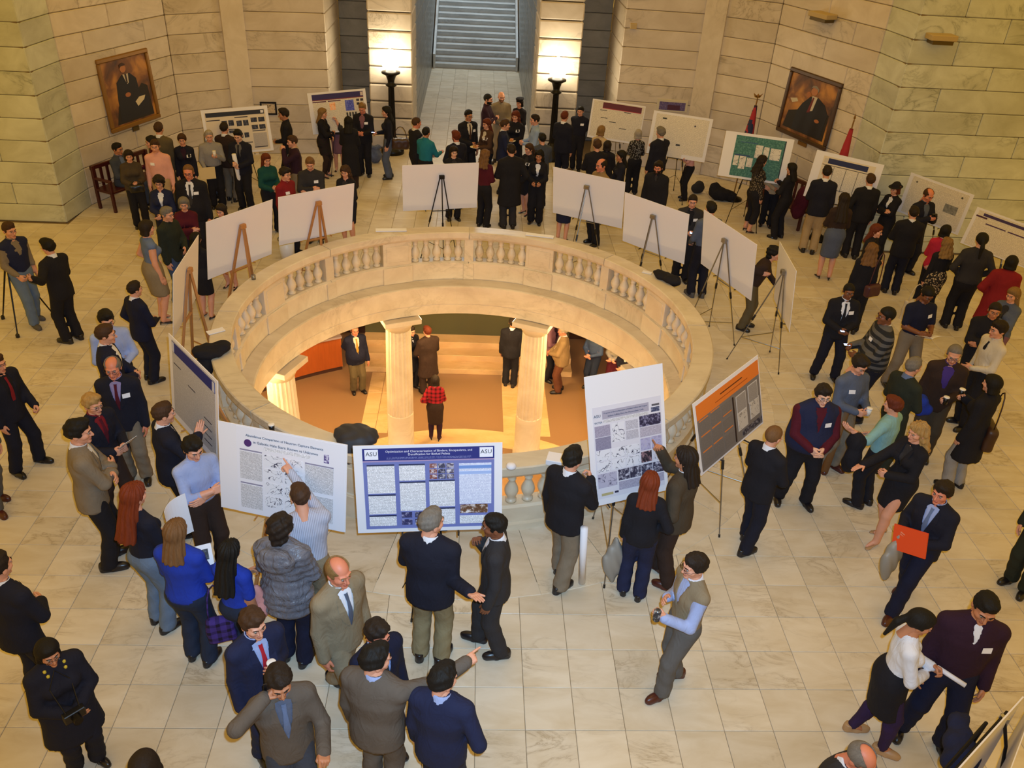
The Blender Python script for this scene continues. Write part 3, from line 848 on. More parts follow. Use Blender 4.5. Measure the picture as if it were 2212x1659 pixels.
# ------------------------------------------------------------------ setting: floor
TS = .47; GX, GY = 3.026, -5.852
def ring_mesh(name, r0, r1, z, mat, n=96, kind='structure', zb=None):
    m = MB(); zb = z - .05 if zb is None else zb
    m.lathe([(r0, z), (r1, z), (r1, zb), (r0, zb), (r0, z)], n); o = m.obj(name, [M(mat)]); tag(o, kind=kind); return o
floor = ring_mesh('floor', 3.45, 40, -.012, 'joint', 96, zb=-.2)
tm = MB(); hh = TS / 2 - .002; c_ = .004
V = [(-hh, -hh, -.02), (hh, -hh, -.02), (hh, hh, -.02), (-hh, hh, -.02), (-hh, -hh, -c_), (hh, -hh, -c_), (hh, hh, -c_), (-hh, hh, -c_), (-hh + c_, -hh + c_, 0), (hh - c_, -hh + c_, 0), (hh - c_, hh - c_, 0), (-hh + c_, hh - c_, 0)]
Fq = [(8, 9, 10, 11)] + [(i, (i + 1) % 4, (i + 1) % 4 + 4, i + 4) for i in range(4)] + [(i + 4, (i + 1) % 4 + 4, (i + 1) % 4 + 8, i + 8) for i in range(4)]
tm.add(V, Fq); tile_me = tm.mesh('tile', [M('floor_tile')])
cells = []
for i in range(-40, 40):
    for j in range(-10, 60):
        x, y = GX + (i + .5) * TS, GY + (j + .5) * TS
        if y < -8.6 or hypot(x, y) < 4.36 or abs(x) > 15.4: continue
        if y > 5.3 and abs(x) > 8.3: continue
        if y > 10.9 and abs(x) > 2.0: continue
        if y > 6 and abs(x) > 8.1 - (y - 6.5) * .36 + .4: continue
        if y > 21.9: continue
        cells.append(((x - CAMP[0]) ** 2 + (y - CAMP[1]) ** 2, x, y, abs(x - .8) < (y + 11.2) * .75 + .8))
cells.sort(); near_ = [c for c in cells if c[3]][:300]; nset = set((c[1], c[2]) for c in near_)
for _, x, y, _v in near_: link('tile', tile_me, floor, (x, y, 0))
fm = MB()
for _, x, y, _v in cells:
    if (x, y) not in nset: fm.add([(a + x, b + y, c) for a, b, c in V], Fq)
tag(fm.obj('tile_field', [M('floor_tile_far')], floor, fix=False), kind='stuff')
# border of radial slabs round the well
for k in range(32):
    a0, a1 = 2 * pi * k / 32 + .0008, 2 * pi * (k + 1) / 32 - .0008
    m = MB(); m.lathe([(3.6, .006), (4.72, .006), (4.725, .002), (4.725, -.03), (3.6, -.03), (3.6, .006)], 3, a0=a0, a1=a1)
    m.obj('border_slab', [M('floor_tile')], floor)

# ------------------------------------------------------------------ setting: walls in courses of marble blocks
CZ = [0, .37] + [.37 + .435 * k for k in range(1, 16)]
BV = .014
def wall(name, faces, mat, back=.35, ztop=6.9, n0=0, joint='joint', L=1.75, bev=BV):
    root = None; k = n0
    body = MB()
    for (p0, p1) in faces:
        p0 = np.array(p0, float); p1 = np.array(p1, float); u = (p1 - p0) / np.linalg.norm(p1 - p0); nrm = np.array([u[1], -u[0]])
        q = [p0 - nrm * .03, p1 - nrm * .03, p1 - nrm * back, p0 - nrm * back]
        body.add([(a[0], a[1], z) for z in (-.15, ztop) for a in q], [(0, 1, 5, 4), (1, 2, 6, 5), (2, 3, 7, 6), (3, 0, 4, 7), (4, 5, 6, 7), (3, 2, 1, 0)])
    root = tag(body.obj(name, [M(joint)]), kind='structure')
    rr = random.Random(len(name) + n0)
    for (p0, p1) in faces:
        p0 = np.array(p0, float); p1 = np.array(p1, float); ln = np.linalg.norm(p1 - p0); u = (p1 - p0) / ln
        ang = atan2(u[1], u[0])
        for c in range(len(CZ) - 1):
            z0, z1 = CZ[c], CZ[c + 1]
            if z0 >= ztop: break
            nb_ = max(1, round(ln / L)); cuts = [0.]
            if nb_ > 1:
                step = ln / nb_; off = (c % 2) * .5 * step
                cuts += [t for t in [off + step * i + rr.uniform(-.12, .12) for i in range(1 if not off else 0, nb_ + 1)] if .3 < t < ln - .3]
            cuts.append(ln)
            for a, b in zip(cuts, cuts[1:]):
                m = MB(); pr = rr.uniform(-.002, .002); w = (b - a) / 2 - .004; h2 = (z1 - z0) / 2 - .005
                m.bbox((-w, pr, -h2), (w, .06, h2), bev)
                o = m.obj('stone_block', [M(mat)], root, loc=(*(p0 + u * (a + b) / 2), (z0 + z1) / 2), rot=(0, 0, ang), fix=False)
    return root
LF = [(-8.2, 6.55), (-7.05, 9.6), (-5.55, 10.6), (-3.65, 10.85)]
mir = lambda f: [((-b[0], b[1]), (-a[0], a[1])) for a, b in f]
fl = [((-15.4, 5.5), (-8.3, 5.5)), ((-8.3, 5.5), (-8.2, 6.55))]
wall('wall_left', fl, 'green_marble')
wall('wall_right', mir(fl), 'green_marble')
fb = [(LF[0], LF[1]), (LF[1], LF[2]), (LF[2], LF[3]), (LF[3], (-3.65, 13.0))]
wall('wall_back_left', fb, 'wall_marble', n0=3)
wall('wall_back_right', mir(fb), 'wall_marble', n0=5)
fg = [((-3.65, 13.0), (-2.6, 13.0)), ((-1.62, 13.0), (-1.62, 32.))]
wall('wall_passage_left', fg, 'grey_marble', joint='joint_dark', L=1.6)
wall('wall_passage_right', mir(fg), 'grey_marble', joint='joint_dark', L=1.6)
# lighter pilaster strips on the curved wall
for s, nm in ((-1, 'trim_1'), (1, 'trim_2')):
    p0 = np.array((-6.0, 10.3)); p1 = np.array((-5.55, 10.6)); u = (p1 - p0) / np.linalg.norm(p1 - p0); nr = np.array((u[1], -u[0]))
    m = MB(); q = [p0 + nr * .07, p1 + nr * .07, p1 - nr * .1, p0 - nr * .1]
    m.add([(s * -a[0], a[1], z) for z in (0, 6.9) for a in q], [(0, 1, 5, 4), (1, 2, 6, 5), (2, 3, 7, 6), (3, 0, 4, 7), (4, 5, 6, 7)])
    tag(m.obj(nm, [M('wall_marble')]), kind='structure')
# free-standing piers of the passage: one block per course, deep joints
for s, nm in ((-1, 'wall_pier_left'), (1, 'wall_pier_right')):
    m = MB(); m.box((s * 2.16 - .5, 11.53, -.1), (s * 2.16 + .5, 12.98, 6.9)); r = tag(m.obj(nm, [M('joint_dark')]), kind='structure')
    for c in range(len(CZ) - 1):
        m = MB(); h2 = (CZ[c + 1] - CZ[c]) / 2 - .012; m.bbox((-.56, -.75, -h2), (.56, .75, h2), .03)
        m.obj('stone_block', [M('wall_marble')], r, loc=(s * 2.16, 12.25, (CZ[c] + CZ[c + 1]) / 2), fix=False)
# grand staircase beyond the passage
st = empty('grand_staircase', (0, 21.8, 0), 0, 'wide grey marble staircase rising away at the end of the passage', 'staircase')
for k in range(26):
    m = MB(); m.bbox((-1.54, k * .33, k * .17 - .02), (1.54, (k + 1) * .33 + .05, k * .17 + .13), .012); m.bbox((-1.54, k * .33 - .04, k * .17 + .125), (1.54, (k + 1) * .33 + .02, k * .17 + .17), .012)
    m.obj('step', [M('stair_marble')], st, fix=False)
for s in (-1, 1):
    m = MB(); V_ = [(s * x, y, z) for x in (1.5, 1.58) for y, z in ((-.1, 0), (8.7, 4.55), (8.7, 5.0), (-.1, .5))]
    m.add(V_, [(0, 1, 2, 3), (4, 7, 6, 5), (0, 4, 5, 1), (3, 2, 6, 7), (0, 3, 7, 4), (1, 5, 6, 2)]); m.obj('stringer', [M('stair_marble')], st)

# ------------------------------------------------------------------ setting: the well, its entablature and the lower storey
m = MB()
m.lathe([(3.60, -.01), (3.42, -.01), (3.40, -.0), (3.20, -.04), (3.18, -.055), (3.18, -.08), (3.24, -.10), (3.265, -.12), (3.27, -.455), (3.295, -.47), (3.285, -.48), (3.29, -.672), (3.75, -.672), (3.75, -.2), (3.60, -.2), (3.60, -.01)], 96)
tag(m.obj('trim_3', [M('ring_marble')], smooth=False), kind='structure')
ring_mesh('ceiling', 3.7, 16, -.66, 'wall_marble', 64, zb=-.72)
m = MB(); m.lathe([(0, -4.0), (16, -4.0), (16, -4.1), (0, -4.1)], 64); lf = tag(m.obj('floor_lower', [M('lower_tan')]), kind='structure')
def slab(name, lo, hi, mat, par): m = MB(); m.bbox(lo, hi, .004); return m.obj(name, [M(mat)], par, fix=False)
m = MB(); m.lathe([(3.55, -3.994), (4.12, -3.994), (4.12, -4.02), (3.55, -4.02), (3.55, -3.994)], 64); m.obj('border_band', [M('lower_cream')], lf)
for x0, x1 in ((-2.3, -1.98), (-1.97, -1.7), (.86, 1.3), (1.31, 1.55), (1.56, 1.9)):
    for y0, y1 in ((3.9, 4.65), (4.66, 5.5), (5.51, 6.42)): slab('stone_strip', (x0, y0, -4.02), (x1, y1, -3.992), 'lower_cream', lf)
for k, (y0, y1) in enumerate(((6.45, 6.85), (6.85, 7.25), (7.25, 7.66))):
    for x0, x1 in ((-2.6, -.95), (-.945, .9), (.905, 2.6)): slab('step', (x0, y0, -4), (x1, y1, -3.86 + k * .15), 'lower_cream', lf)
m = MB()
for x0, y0, x1, y1, mt in ((-2.6, 7.66, 2.6, 7.9, 0), (-9, 8.4, -2.6, 8.7, 1), (2.6, 8.4, 9, 8.7, 1), (-9.3, -2, -9, 8.7, 1), (9, -2, 9.3, 8.7, 1)): m.box((x0, y0, -4), (x1, y1, -.7), mt)
tag(m.obj('wall_lower', [M('greenish'), M('brownwall')]), kind='structure')
# fluted columns of the lower storey
def flute(r, n=20, d=.018):
    out = []
    for k in range(n * 4):
        a = 2 * pi * k / (n * 4); ph = (k % 4) / 4.; out.append((r - d * max(0, sin(pi * ((k % 4) - .5) / 3)) if k % 4 else r, a))
    return out
cm = MB(); fl_ = flute(.27); nk = len(fl_)
zs_ = [(-2.95, 1.0), (-2.0, .975), (-1.0, .9), (-.98, .9)]
Vc = [(k * r * cos(a), k * r * sin(a), z) for z, k in zs_ for r, a in fl_]
cm.add(Vc, [(i*nk+j, i*nk+(j+1) % nk, (i+1)*nk+(j+1) % nk, (i+1)*nk+j) for i in range(3) for j in range(nk)])
shaft_me = cm.mesh('shaft', [M('ring_marble')])
cm = MB(); cm.lathe([(.30, -4), (.30, -3.88), (.272, -3.86), (.272, -2.96), (.268, -2.94), (.2, -2.94)], 32); drum_me = cm.mesh('drum', [M('ring_marble')], True)
cm = MB(); cm.lathe([(.24, -.99), (.245, -.96), (.255, -.955), (.30, -.86), (.335, -.80), (.33, -.785)], 32); ech_me = cm.mesh('echinus', [M('ring_marble')], True)
cm = MB(); cm.bbox((-.36, -.36, -.79), (.36, .36, -.685), .008); aba_me = cm.mesh('abacus', [M('ring_marble')])
CN = {7: 'left of the two fluted columns at the back of the well', 0: 'right of the two fluted columns at the back of the well', 6: 'brightly lit fluted column at the left edge of the well', 1: 'fluted column at the right edge of the well behind the tall poster'}
for k in range(8):
    a = radians(22.5 + 45 * k); lb = CN.get(k, 'fluted marble column under the near rim of the well')
    if k in (2, 3, 4, 5): continue
    r = empty('fluted_column', (3.48 * sin(a), 3.48 * cos(a), 0), -a, lb, 'column', 'columns of the lower storey')
    for nme, me in (('shaft', shaft_me), ('drum', drum_me), ('echinus', ech_me), ('abacus', aba_me)): link(nme, me, r)
# balustrade
bal = empty('balustrade', (0, 0, 0), 0, 'circular cream marble balustrade around the open well', 'balustrade')
for k in range(8):
    a0, a1 = radians(45 * k + 22.5 - 22.4), radians(45 * k + 22.5 + 22.4)
    m = MB(); m.lathe([(3.40, .80), (3.38, .83), (3.37, .85), (3.37, .945), (3.385, .958), (3.655, .958), (3.67, .945), (3.67, .85), (3.66, .83), (3.635, .80), (3.40, .80)], 14, a0=a0, a1=a1); m.obj('rail', [M('ring_marble')], bal)
    m = MB(); m.lathe([(3.42, -.01), (3.42, .30), (3.40, .305), (3.40, .335), (3.43, .36), (3.61, .36), (3.64, .335), (3.64, .305), (3.62, .30), (3.62, .10), (3.66, .09), (3.66, -.01), (3.42, -.01)], 14, a0=a0, a1=a1); m.obj('plinth', [M('ring_marble')], bal)
    def pier_block(name, ang, hw, dep, panel):
        m = MB(); m.bbox((-hw, -dep, .35), (hw, dep, .81), .008); m.bbox((-hw - .012, -dep - .03, .0), (hw + .012, dep + .03, .33), .008)
        if panel:
            for s in (-1, 1): m.bbox((-hw + .06, s * dep - .008, .42), (hw - .06, s * dep + .008, .74), .006)
        m.obj(name, [M('ring_marble')], bal, loc=(3.52 * sin(ang), 3.52 * cos(ang), 0), rot=(0, 0, -ang), fix=False)
    pier_block('pedestal', radians(45 * k + 22.5), .27, .115, True)
    pier_block('pier', radians(45 * k), .085, .10, False)
bm_ = MB(); bm_.lathe([(.068, .36), (.068, .395), (.052, .40), (.046, .42), (.075, .475), (.085, .52), (.078, .565), (.045, .635), (.038, .675), (.052, .69), (.05, .70), (.045, .715), (.06, .765), (.068, .77), (.068, .80)], 14)
bal_me = bm_.mesh('baluster', [M('ring_marble')], True)
for k in range(16):
    s = 1 if k % 2 == 0 else -1; c = radians(22.5 * k + (1.4 if k % 2 == 0 else -1.4) * -1 * 1.0 + 11.25 )
    for t in range(5):
        a = c + radians(3.3 * (t - 2)); link('baluster', bal_me, bal, (3.52 * sin(a), 3.52 * cos(a), 0))
# lamp standards in front of the piers
for s, lb in ((-1, 'left bronze lamp standard with a glowing white globe, before the stone pier'), (1, 'right bronze lamp standard with a glowing white globe, before the stone pier')):
    r = empty('lamp_standard', (s * 2.12, 11.12, 0), 0, lb, 'lamp', 'lamp standards by the passage')
    m = MB(); m.lathe([(.30, 0), (.30, .1), (.24, .14), (.22, .3), (.14, .36), (.12, .42), (.085, .46)], 16); m.obj('base', [M('bronze')], r, True)
    m = MB(); V_ = []
    for z, rd in ((.44, .095), (1.7, .075)):
        V_ += [((rd - (.012 if i % 2 else 0)) * cos(2 * pi * i / 24), (rd - (.012 if i % 2 else 0)) * sin(2 * pi * i / 24), z) for i in range(24)]
    m.add(V_, [(i, (i + 1) % 24, 24 + (i + 1) % 24, 24 + i) for i in range(24)]); m.obj('pole', [M('bronze')], r)
    m = MB(); m.lathe([(.07, 1.69), (.14, 1.74), (.14, 1.77), (.085, 1.8), (.09, 1.86), (.13, 1.98), (.2, 2.02), (.24, 2.04), (.24, 2.075), (.15, 2.1), (.11, 2.14)], 20); m.obj('capital', [M('bronze')], r, True)
    m = MB(); m.lathe([(0.11, 2.13)] + [(.25 * sin(t), 2.36 - .25 * cos(t)) for t in np.linspace(.45, pi, 12)], 24); m.obj('globe', [M('glow_fff0d0_30')], r, True)



# where the boards stand: x, y, height of the lower edge, turn, tilt, width, height, roll
BOARD = {
    'N1': (-3.0577, -3.2747, 1.0088, -0.8775, 0.1192, 1.2559, 1.0832, -0.0129),
    'N2': (-1.7906, -4.6376, 1.0336, -0.2546, 0.1797, 1.3629, 0.9843, -0.0064),
    'N3': (-0.2784, -4.8405, 1.0973, 0.0415, 0.199, 1.4362, 0.9583, 0.024),
    'N4': (1.88, -4.1128, 0.9604, 0.318, 0.3397, 0.9234, 1.4554, 0.0231),
    'N5': (3.2348, -3.2269, 1.0179, 0.7598, 0.2705, 1.3829, 0.9318, 0.0693),
    'B1': (-4.0632, -0.2366, 0.9778, 1.595, -0.1668, 1.2871, 1.0108, 0.0258),
    'B2': (-3.6902, 1.496, 0.9948, 0.9349, -0.1826, 1.2939, 1.0242, 0.0095),
    'B3': (-2.6752, 2.7273, 1.0288, 0.5964, -0.239, 1.3742, 0.9611, 0.0148),
    'B4': (-0.5682, 4.1918, 1.0777, 0.1913, -0.189, 1.4215, 0.9554, 0.0191),
    'B5': (2.2206, 3.8976, 1.074, -0.4682, -0.2118, 1.403, 0.9792, -0.0215),
    'B6': (3.2906, 2.7006, 0.9795, -0.7503, -0.1644, 1.3132, 0.9796, -0.0273),
    'B7': (4.2647, 1.3716, 1.0669, -1.1644, -0.1801, 1.362, 1.0279, -0.0539),
    'B8': (5.0096, 0.5731, 0.8907, -1.6646, -0.1167, 1.1884, 1.0076, 0.0188),
    'P1': (-5.0498, 7.2611, 1.0417, 0.3705, 0.2101, 1.3903, 0.9549, 0.0243),
    'P2': (-3.1513, 9.2778, 1.0293, 0.3576, 0.2007, 1.3905, 0.936, 0.0414),
    'P3': (3.4941, 9.7009, 0.9548, -0.3258, 0.2093, 1.3274, 0.9234, -0.0256),
    'P4': (4.7638, 8.2084, 1.0441, -0.351, 0.201, 1.3787, 0.9757, -0.0206),
    'P5': (6.1103, 6.5831, 1.1049, -0.3488, 0.2037, 1.4423, 0.9588, -0.003),
    'P6': (7.6321, 5.4868, 1.0279, -0.6089, 0.181, 1.3702, 0.9659, -0.0207),
    'P7': (9.2949, 4.7749, 0.946, -0.9755, 0.0557, 1.3703, 0.8335, -0.0342),
    'P8': (9.9717, 3.3477, 0.8711, -0.9403, 0.1904, 1.3407, 0.7322, -0.0365),
}

# ------------------------------------------------------------------ posters and easels
def text_me(body, size, mat, align='CENTER'):
    cu_ = bpy.data.curves.new('lettering', 'FONT'); cu_.body = body; cu_.size = size; cu_.align_x = align; cu_.align_y = 'CENTER'; cu_.extrude = .0006; cu_.resolution_u = 2
    o = bpy.data.objects.new('lettering', cu_); me = bpy.data.meshes.new_from_object(o); bpy.data.objects.remove(o)
    me.materials.clear(); me.materials.append(M(mat)); return me
def plane_frame(q):
    x, y, z, yaw, tilt, w, h, rl = q
    ux = Vector((cos(yaw), sin(yaw), 0)); n = Vector((sin(yaw), -cos(yaw), 0)); uz = Vector((0, 0, cos(tilt))) - n * sin(tilt)
    a = ux * cos(rl) + uz * sin(rl); b = uz * cos(rl) - ux * sin(rl); Y = b.cross(a)      # local -Y looks at the reader
    return Matrix(((a.x, Y.x, b.x, x), (a.y, Y.y, b.y, y), (a.z, Y.z, b.z, z), (0, 0, 0, 1)))
def board(key, label, design, group=None):
    q = BOARD[key]; w, h = q[5], q[6]; r = empty('poster_board', label=label, cat='poster' if design else 'board', group=group); r.matrix_world = plane_frame(q)
    m = MB(); m.bbox((-w / 2, -.004, 0), (w / 2, .004, h), .0012); m.obj('foam_board', [M('foam')], r, fix=False)
    for it in design:
        if it[0] == 'text':
            _, body, u, v, size, mat, wid = it
            me = text_me(body, size, mat); o = link('lettering', me, r, ((u - .5) * w, -.0105, v * h), (pi / 2, 0, 0))
            xs = [v_.co.x for v_ in me.vertices]; ww = max(xs) - min(xs); k = wid * w / ww; o.scale = (k, min(k, 1.15) if k < 1 else 1, 1)
        elif it[0] == 'disc':
            _, u, v, rad, mat = it
            m = MB(); m.tube([((u - .5) * w, -.0055, v * h), ((u - .5) * w, -.0105, v * h)], rad, 16); m.obj('emblem', [M(mat)], r)
        else:
            nm, u0, v0, u1, v1, mat, lay = it
            m = MB(); m.box(((u0 - .5) * w, -.0045 - .0018 * lay, v0 * h), ((u1 - .5) * w, -.0035, v1 * h)); m.obj(nm, [M(mat)], r, fix=False)
    return r
def grid(nm, u0, v0, u1, v1, nx, ny, gu, gv, mats, lay=2):
    out = []; du = (u1 - u0 + gu) / nx; dv = (v1 - v0 + gv) / ny
    for j in range(ny):
        for i in range(nx):
            out.append((nm, u0 + du * i, v0 + dv * j, u0 + du * (i + 1) - gu, v0 + dv * (j + 1) - gv, mats[(i + j * nx) % len(mats)], lay))
    return out
PW = 'print_eeeef2_4a4a58'; PG = 'print_d9d8dc_55555f'; PY = 'print_e9e0cd_6a6258'
DES = {}
DES['N2'] = [('print_sheet', .145, .0, .985, .985, 'ink_e4e3ea', 1), ('disc', .235, .815, .04, 'ink_4a2a6c'),
  ('text', 'Abundance Comparison of Neutron Capture Elements', .52, .90, .05, 'ink_3c3a48', .60), ('text', 'in Galactic Halo Stars: Known vs Unknown', .53, .835, .05, 'ink_3c3a48', .50),
  ('text_block', .36, .765, .72, .80, PW, 2), ('emblem', .825, .755, .865, .85, 'photo_4a3f70_e0dcec', 2),
  ('heading', .17, .725, .345, .74, 'ink_8d8aa0', 2), ('text_panel', .17, .40, .345, .715, PG, 2), ('heading', .17, .345, .345, .36, 'ink_8d8aa0', 2), ('text_panel', .17, .06, .345, .335, PG, 2),
  ('text_panel', .68, .40, .90, .70, PG, 2), ('heading', .68, .705, .90, .72, 'ink_8d8aa0', 2), ('text_panel', .68, .07, .90, .36, PG, 2)] + grid('chart', .365, .12, .66, .72, 2, 4, .02, .03, ['plot_e2e2e8_44445a'])
DES['N3'] = [('print_sheet', .06, .045, .945, .965, 'ink_6f78b4', 1), ('header_band', .06, .83, .945, .965, 'ink_232b78', 2), ('accent_band', .06, .815, .945, .83, 'ink_a58fb4', 2),
  ('logo_panel', .075, .845, .165, .955, 'ink_e9e9f2', 3), ('logo_panel', .845, .845, .935, .955, 'ink_e9e9f2', 3),
  ('text', 'ASU', .12, .905, .075, 'ink_26262e', .075), ('text', 'ASU', .89, .905, .075, 'ink_26262e', .075),
  ('text', 'Optimization and Characterization of Binders, Encapsulants, and', .505, .93, .045, 'ink_e6e6f2', .58), ('text', 'Densification for Biofuel Pellets', .505, .895, .045, 'ink_e6e6f2', .28), ('byline', .22, .845, .79, .87, 'print_232b78_9fa6d8', 3)]
for u0, u1, cuts in ((.085, .27, ((.08, .20), (.22, .44), (.46, .78))), (.30, .475, ((.25, .58), (.60, .78))), (.50, .675, ((.08, .27), (.29, .59)))):
    for v0, v1 in cuts: DES['N3'] += [('text_panel', u0, v0, u1, v1, PW, 2), ('heading', u0, v1 - .008, u1, v1 + .006, 'ink_232b50', 3)]
DES['N3'] += grid('photo', .305, .085, .47, .235, 2, 2, .02, .02, ['photo_2a2a50_a9a5c4', 'photo_221f38_c4c0d4']) + grid('photo', .505, .61, .67, .785, 3, 3, .006, .01, ['photo_6a3a34_d8cfd4', 'photo_34344a_c9c5d0', 'photo_4a4252_d6d2da'])
DES['N3'] += [('text_panel', .705, .31, .925, .78, 'print_dfe4f4_7f86b8', 2), ('blue_bar', .705, .72, .925, .755, 'ink_6f92d0', 3), ('blue_bar', .705, .655, .925, .69, 'ink_9fb6e4', 3), ('photo', .71, .205, .90, .305, 'photo_5a3c26_e6dcd8', 3), ('text_panel', .705, .08, .925, .175, PW, 2)]
DES['N4'] = [('print_sheet', .07, .05, .955, .76, 'ink_d6d4de', 1), ('header_band', .19, .66, .79, .725, 'ink_a6a2b4', 2), ('text', 'Progress in Electrodeposition of Indium Sulfide and Copper', .49, .705, .03, 'ink_4a4658', .56), ('text', 'Indium Sulfide Films for Photovoltaic Cells', .49, .68, .03, 'ink_4a4658', .46),
  ('text', 'ASU', .125, .69, .05, 'ink_33333c', .085), ('text', 'VICTER', .135, .64, .03, 'ink_33333c', .1), ('byline', .2, .63, .78, .655, PG, 2), ('logo_panel', .83, .69, .93, .705, 'ink_55555f', 2), ('logo_panel', .82, .645, .93, .68, 'photo_28304e_8f96b0', 2)]
DES['N4'] += [('text_panel', .085, .53, .28, .615, 'print_a8a2b8_5d5872', 2), ('text_panel', .085, .43, .28, .525, 'print_8f8ca6_5d5872', 2)] + grid('chart', .30, .47, .64, .615, 2, 2, .02, .008, ['plot_dcdce4_5a5a70', 'print_c4c2ce_6a6a7c']) + [('photo', .66, .545, .94, .63, 'photo_1c1a38_9a96b8', 2), ('text_panel', .66, .465, .94, .54, 'print_bcb6c6_6a667c', 2)]
DES['N4'] += grid('chart', .085, .26, .64, .425, 3, 2, .015, .01, ['plot_dedee6_3a3a52']) + grid('photo', .66, .36, .94, .455, 2, 1, .01, .01, ['photo_8e8aa6_b4b0c4']) + [('photo', .66, .265, .80, .35, 'photo_221c26_b88e94', 2), ('chart', .82, .265, .94, .35, 'plot_d4d2dc_5a5a70', 2)]
DES['N4'] += [('chart', .085, .135, .33, .245, 'plot_b4b0c4_4a4a66', 2)] + grid('photo', .35, .165, .95, .25, 4, 1, .008, .01, ['photo_2c2a3e_c9c6d4']) + [('text_panel', .35, .09, .95, .155, 'print_b0acc0_6a667c', 2), ('logo_panel', .12, .07, .27, .09, 'ink_b4a878', 2), ('logo_panel', .29, .075, .34, .09, 'ink_2a2a44', 2)]
DES['N5'] = [('print_sheet', .03, .03, .985, .945, 'ink_77706c', 1), ('header_band', .03, .74, .985, .945, 'ink_e07a2c', 2), ('title_line', .38, .86, .72, .875, 'ink_5c2c10', 3), ('title_line', .3, .80, .8, .81, 'ink_a04e18', 3), ('divider', .545, .06, .565, .70, 'ink_2a1a18', 3), ('logo_panel', .66, .06, .98, .14, 'photo_2e2c36_8a868c', 3)]
DES['N5'] += grid('text_panel', .05, .08, .53, .70, 3, 3, .015, .05, ['print_77706c_5a5654']) + [('orange_line', u, v, u + .13, v + .012, 'ink_d87a30', 4) for u, v in ((.06, .28), (.06, .5), (.22, .28), (.22, .5), (.39, .32), (.39, .54), (.05, .71), (.22, .715))]
for u, v in ((.60, .42), (.79, .44), (.60, .17), (.80, .2)): DES['N5'] += [('chart_frame', u, v, u + .155, v + .25, 'ink_c9c4c0', 2), ('chart', u + .008, v + .012, u + .147, v + .238, 'print_9a9490_7a7470' if v > .4 else 'plot_c4bdb4_6a6460', 3)]
DES['N1'] = [('print_sheet', .07, .08, .95, .97, 'print_bdbcc0_7a7a84', 1), ('header_band', .07, .83, .95, .95, 'ink_1c2878', 2), ('logo_panel', .075, .835, .12, .945, 'ink_c4c6d6', 3), ('logo_panel', .90, .835, .945, .945, 'ink_c4c6d6', 3)] + [('heading', u, v, u + .15, v + .01, 'ink_2e3044', 2) for u, v in ((.10, .70), (.72, .42), (.72, .33), (.72, .24), (.72, .16), (.4, .6))]
DES['P1'] = [('print_sheet', .045, .05, .955, .93, 'ink_d6c8b0', 1), ('header_band', .06, .83, .94, .925, 'ink_14141c', 2), ('logo_panel', .885, .85, .93, .91, 'ink_d9d6dc', 3), ('text_panel', .72, .12, .93, .42, 'print_b4aca4_8a8480', 2)] + [('heading', u, v, u + .2, v + .02, 'ink_2c2630', 2) for u, v in ((.48, .78), (.72, .46), (.06, .75), (.28, .53), (.5, .22), (.72, .1))] + grid('photo', .28, .62, .46, .74, 2, 1, .02, .02, ['photo_16161c_5a5a6a']) + grid('photo', .5, .60, .68, .72, 2, 1, .02, .02, ['photo_16161c_5a5a6a']) + grid('photo', .72, .5, .93, .76, 2, 2, .02, .06, ['photo_16161c_5a5a6a']) + grid('photo', .5, .34, .66, .45, 2, 1, .02, .02, ['photo_16161c_5a5a6a']) + grid('photo', .28, .46, .44, .52, 2, 1, .02, .02, ['photo_16161c_5a5a6a'])
DES['P2'] = [('print_sheet', .07, .04, .95, .95, PY, 1), ('header_band', .07, .82, .95, .95, 'ink_2c1f5c', 2), ('accent_band', .07, .80, .95, .82, 'ink_7a2a34', 2), ('logo_panel', .90, .84, .945, .93, 'ink_c9b8b4', 3), ('heading', .07, .755, .30, .78, 'ink_5a2440', 2), ('heading', .33, .755, .55, .78, 'ink_5a2440', 2), ('photo', .35, .55, .45, .73, 'photo_d89a6a_e6d4c0', 2), ('photo', .62, .50, .77, .76, 'photo_3a44a0_7a84d0', 2)] + grid('photo', .82, .62, .94, .77, 2, 2, .02, .03, ['photo_241f2a_5a5464']) + grid('chart', .62, .36, .80, .46, 4, 1, .02, .02, ['ink_3c3c34'])
DES['P3'] = [('print_sheet', .03, .05, .985, .97, PY, 1), ('header_band', .21, .80, .94, .95, 'ink_5e1a24', 2), ('accent_band', .21, .795, .94, .81, 'ink_b4323c', 3)] + [('heading', u, v, u + .13, v + .016, 'ink_2e2a2c', 2) for u, v in ((.2, .55), (.37, .47), (.58, .34), (.62, .76), (.17, .74))]
DES['P4'] = [('print_sheet', .06, .10, .95, .95, PY, 1), ('logo_panel', .17, .84, .24, .875, 'ink_3a3c28', 2), ('disc', .73, .78, .02, 'ink_3a3448'), ('logo_panel', .47, .28, .54, .32, 'ink_2c2a28', 2), ('text_panel', .08, .0, .6, .22, 'print_e2d8c8_b4aca0', 2)]
DES['P5'] = [('print_sheet', .17, .05, .90, .94, 'photo_2a5a50_5a8a78', 1), ('blue_line', .25, .80, .50, .815, 'ink_2e4e78', 2), ('blue_line', .5, .74, .72, .755, 'ink_2e4e78', 2), ('blue_bar', .20, .50, .42, .53, 'ink_24406a', 2), ('edge_band', .885, .05, .90, .94, 'ink_1a201c', 2)] + [('text_panel', u, v, u2, v2, 'plot_d9d4c8_5a5a60', 3) for u, v, u2, v2 in ((.19, .28, .26, .5), (.275, .22, .37, .5), (.385, .28, .47, .48), (.48, .5, .585, .78), (.6, .48, .68, .76), (.7, .5, .85, .75))]
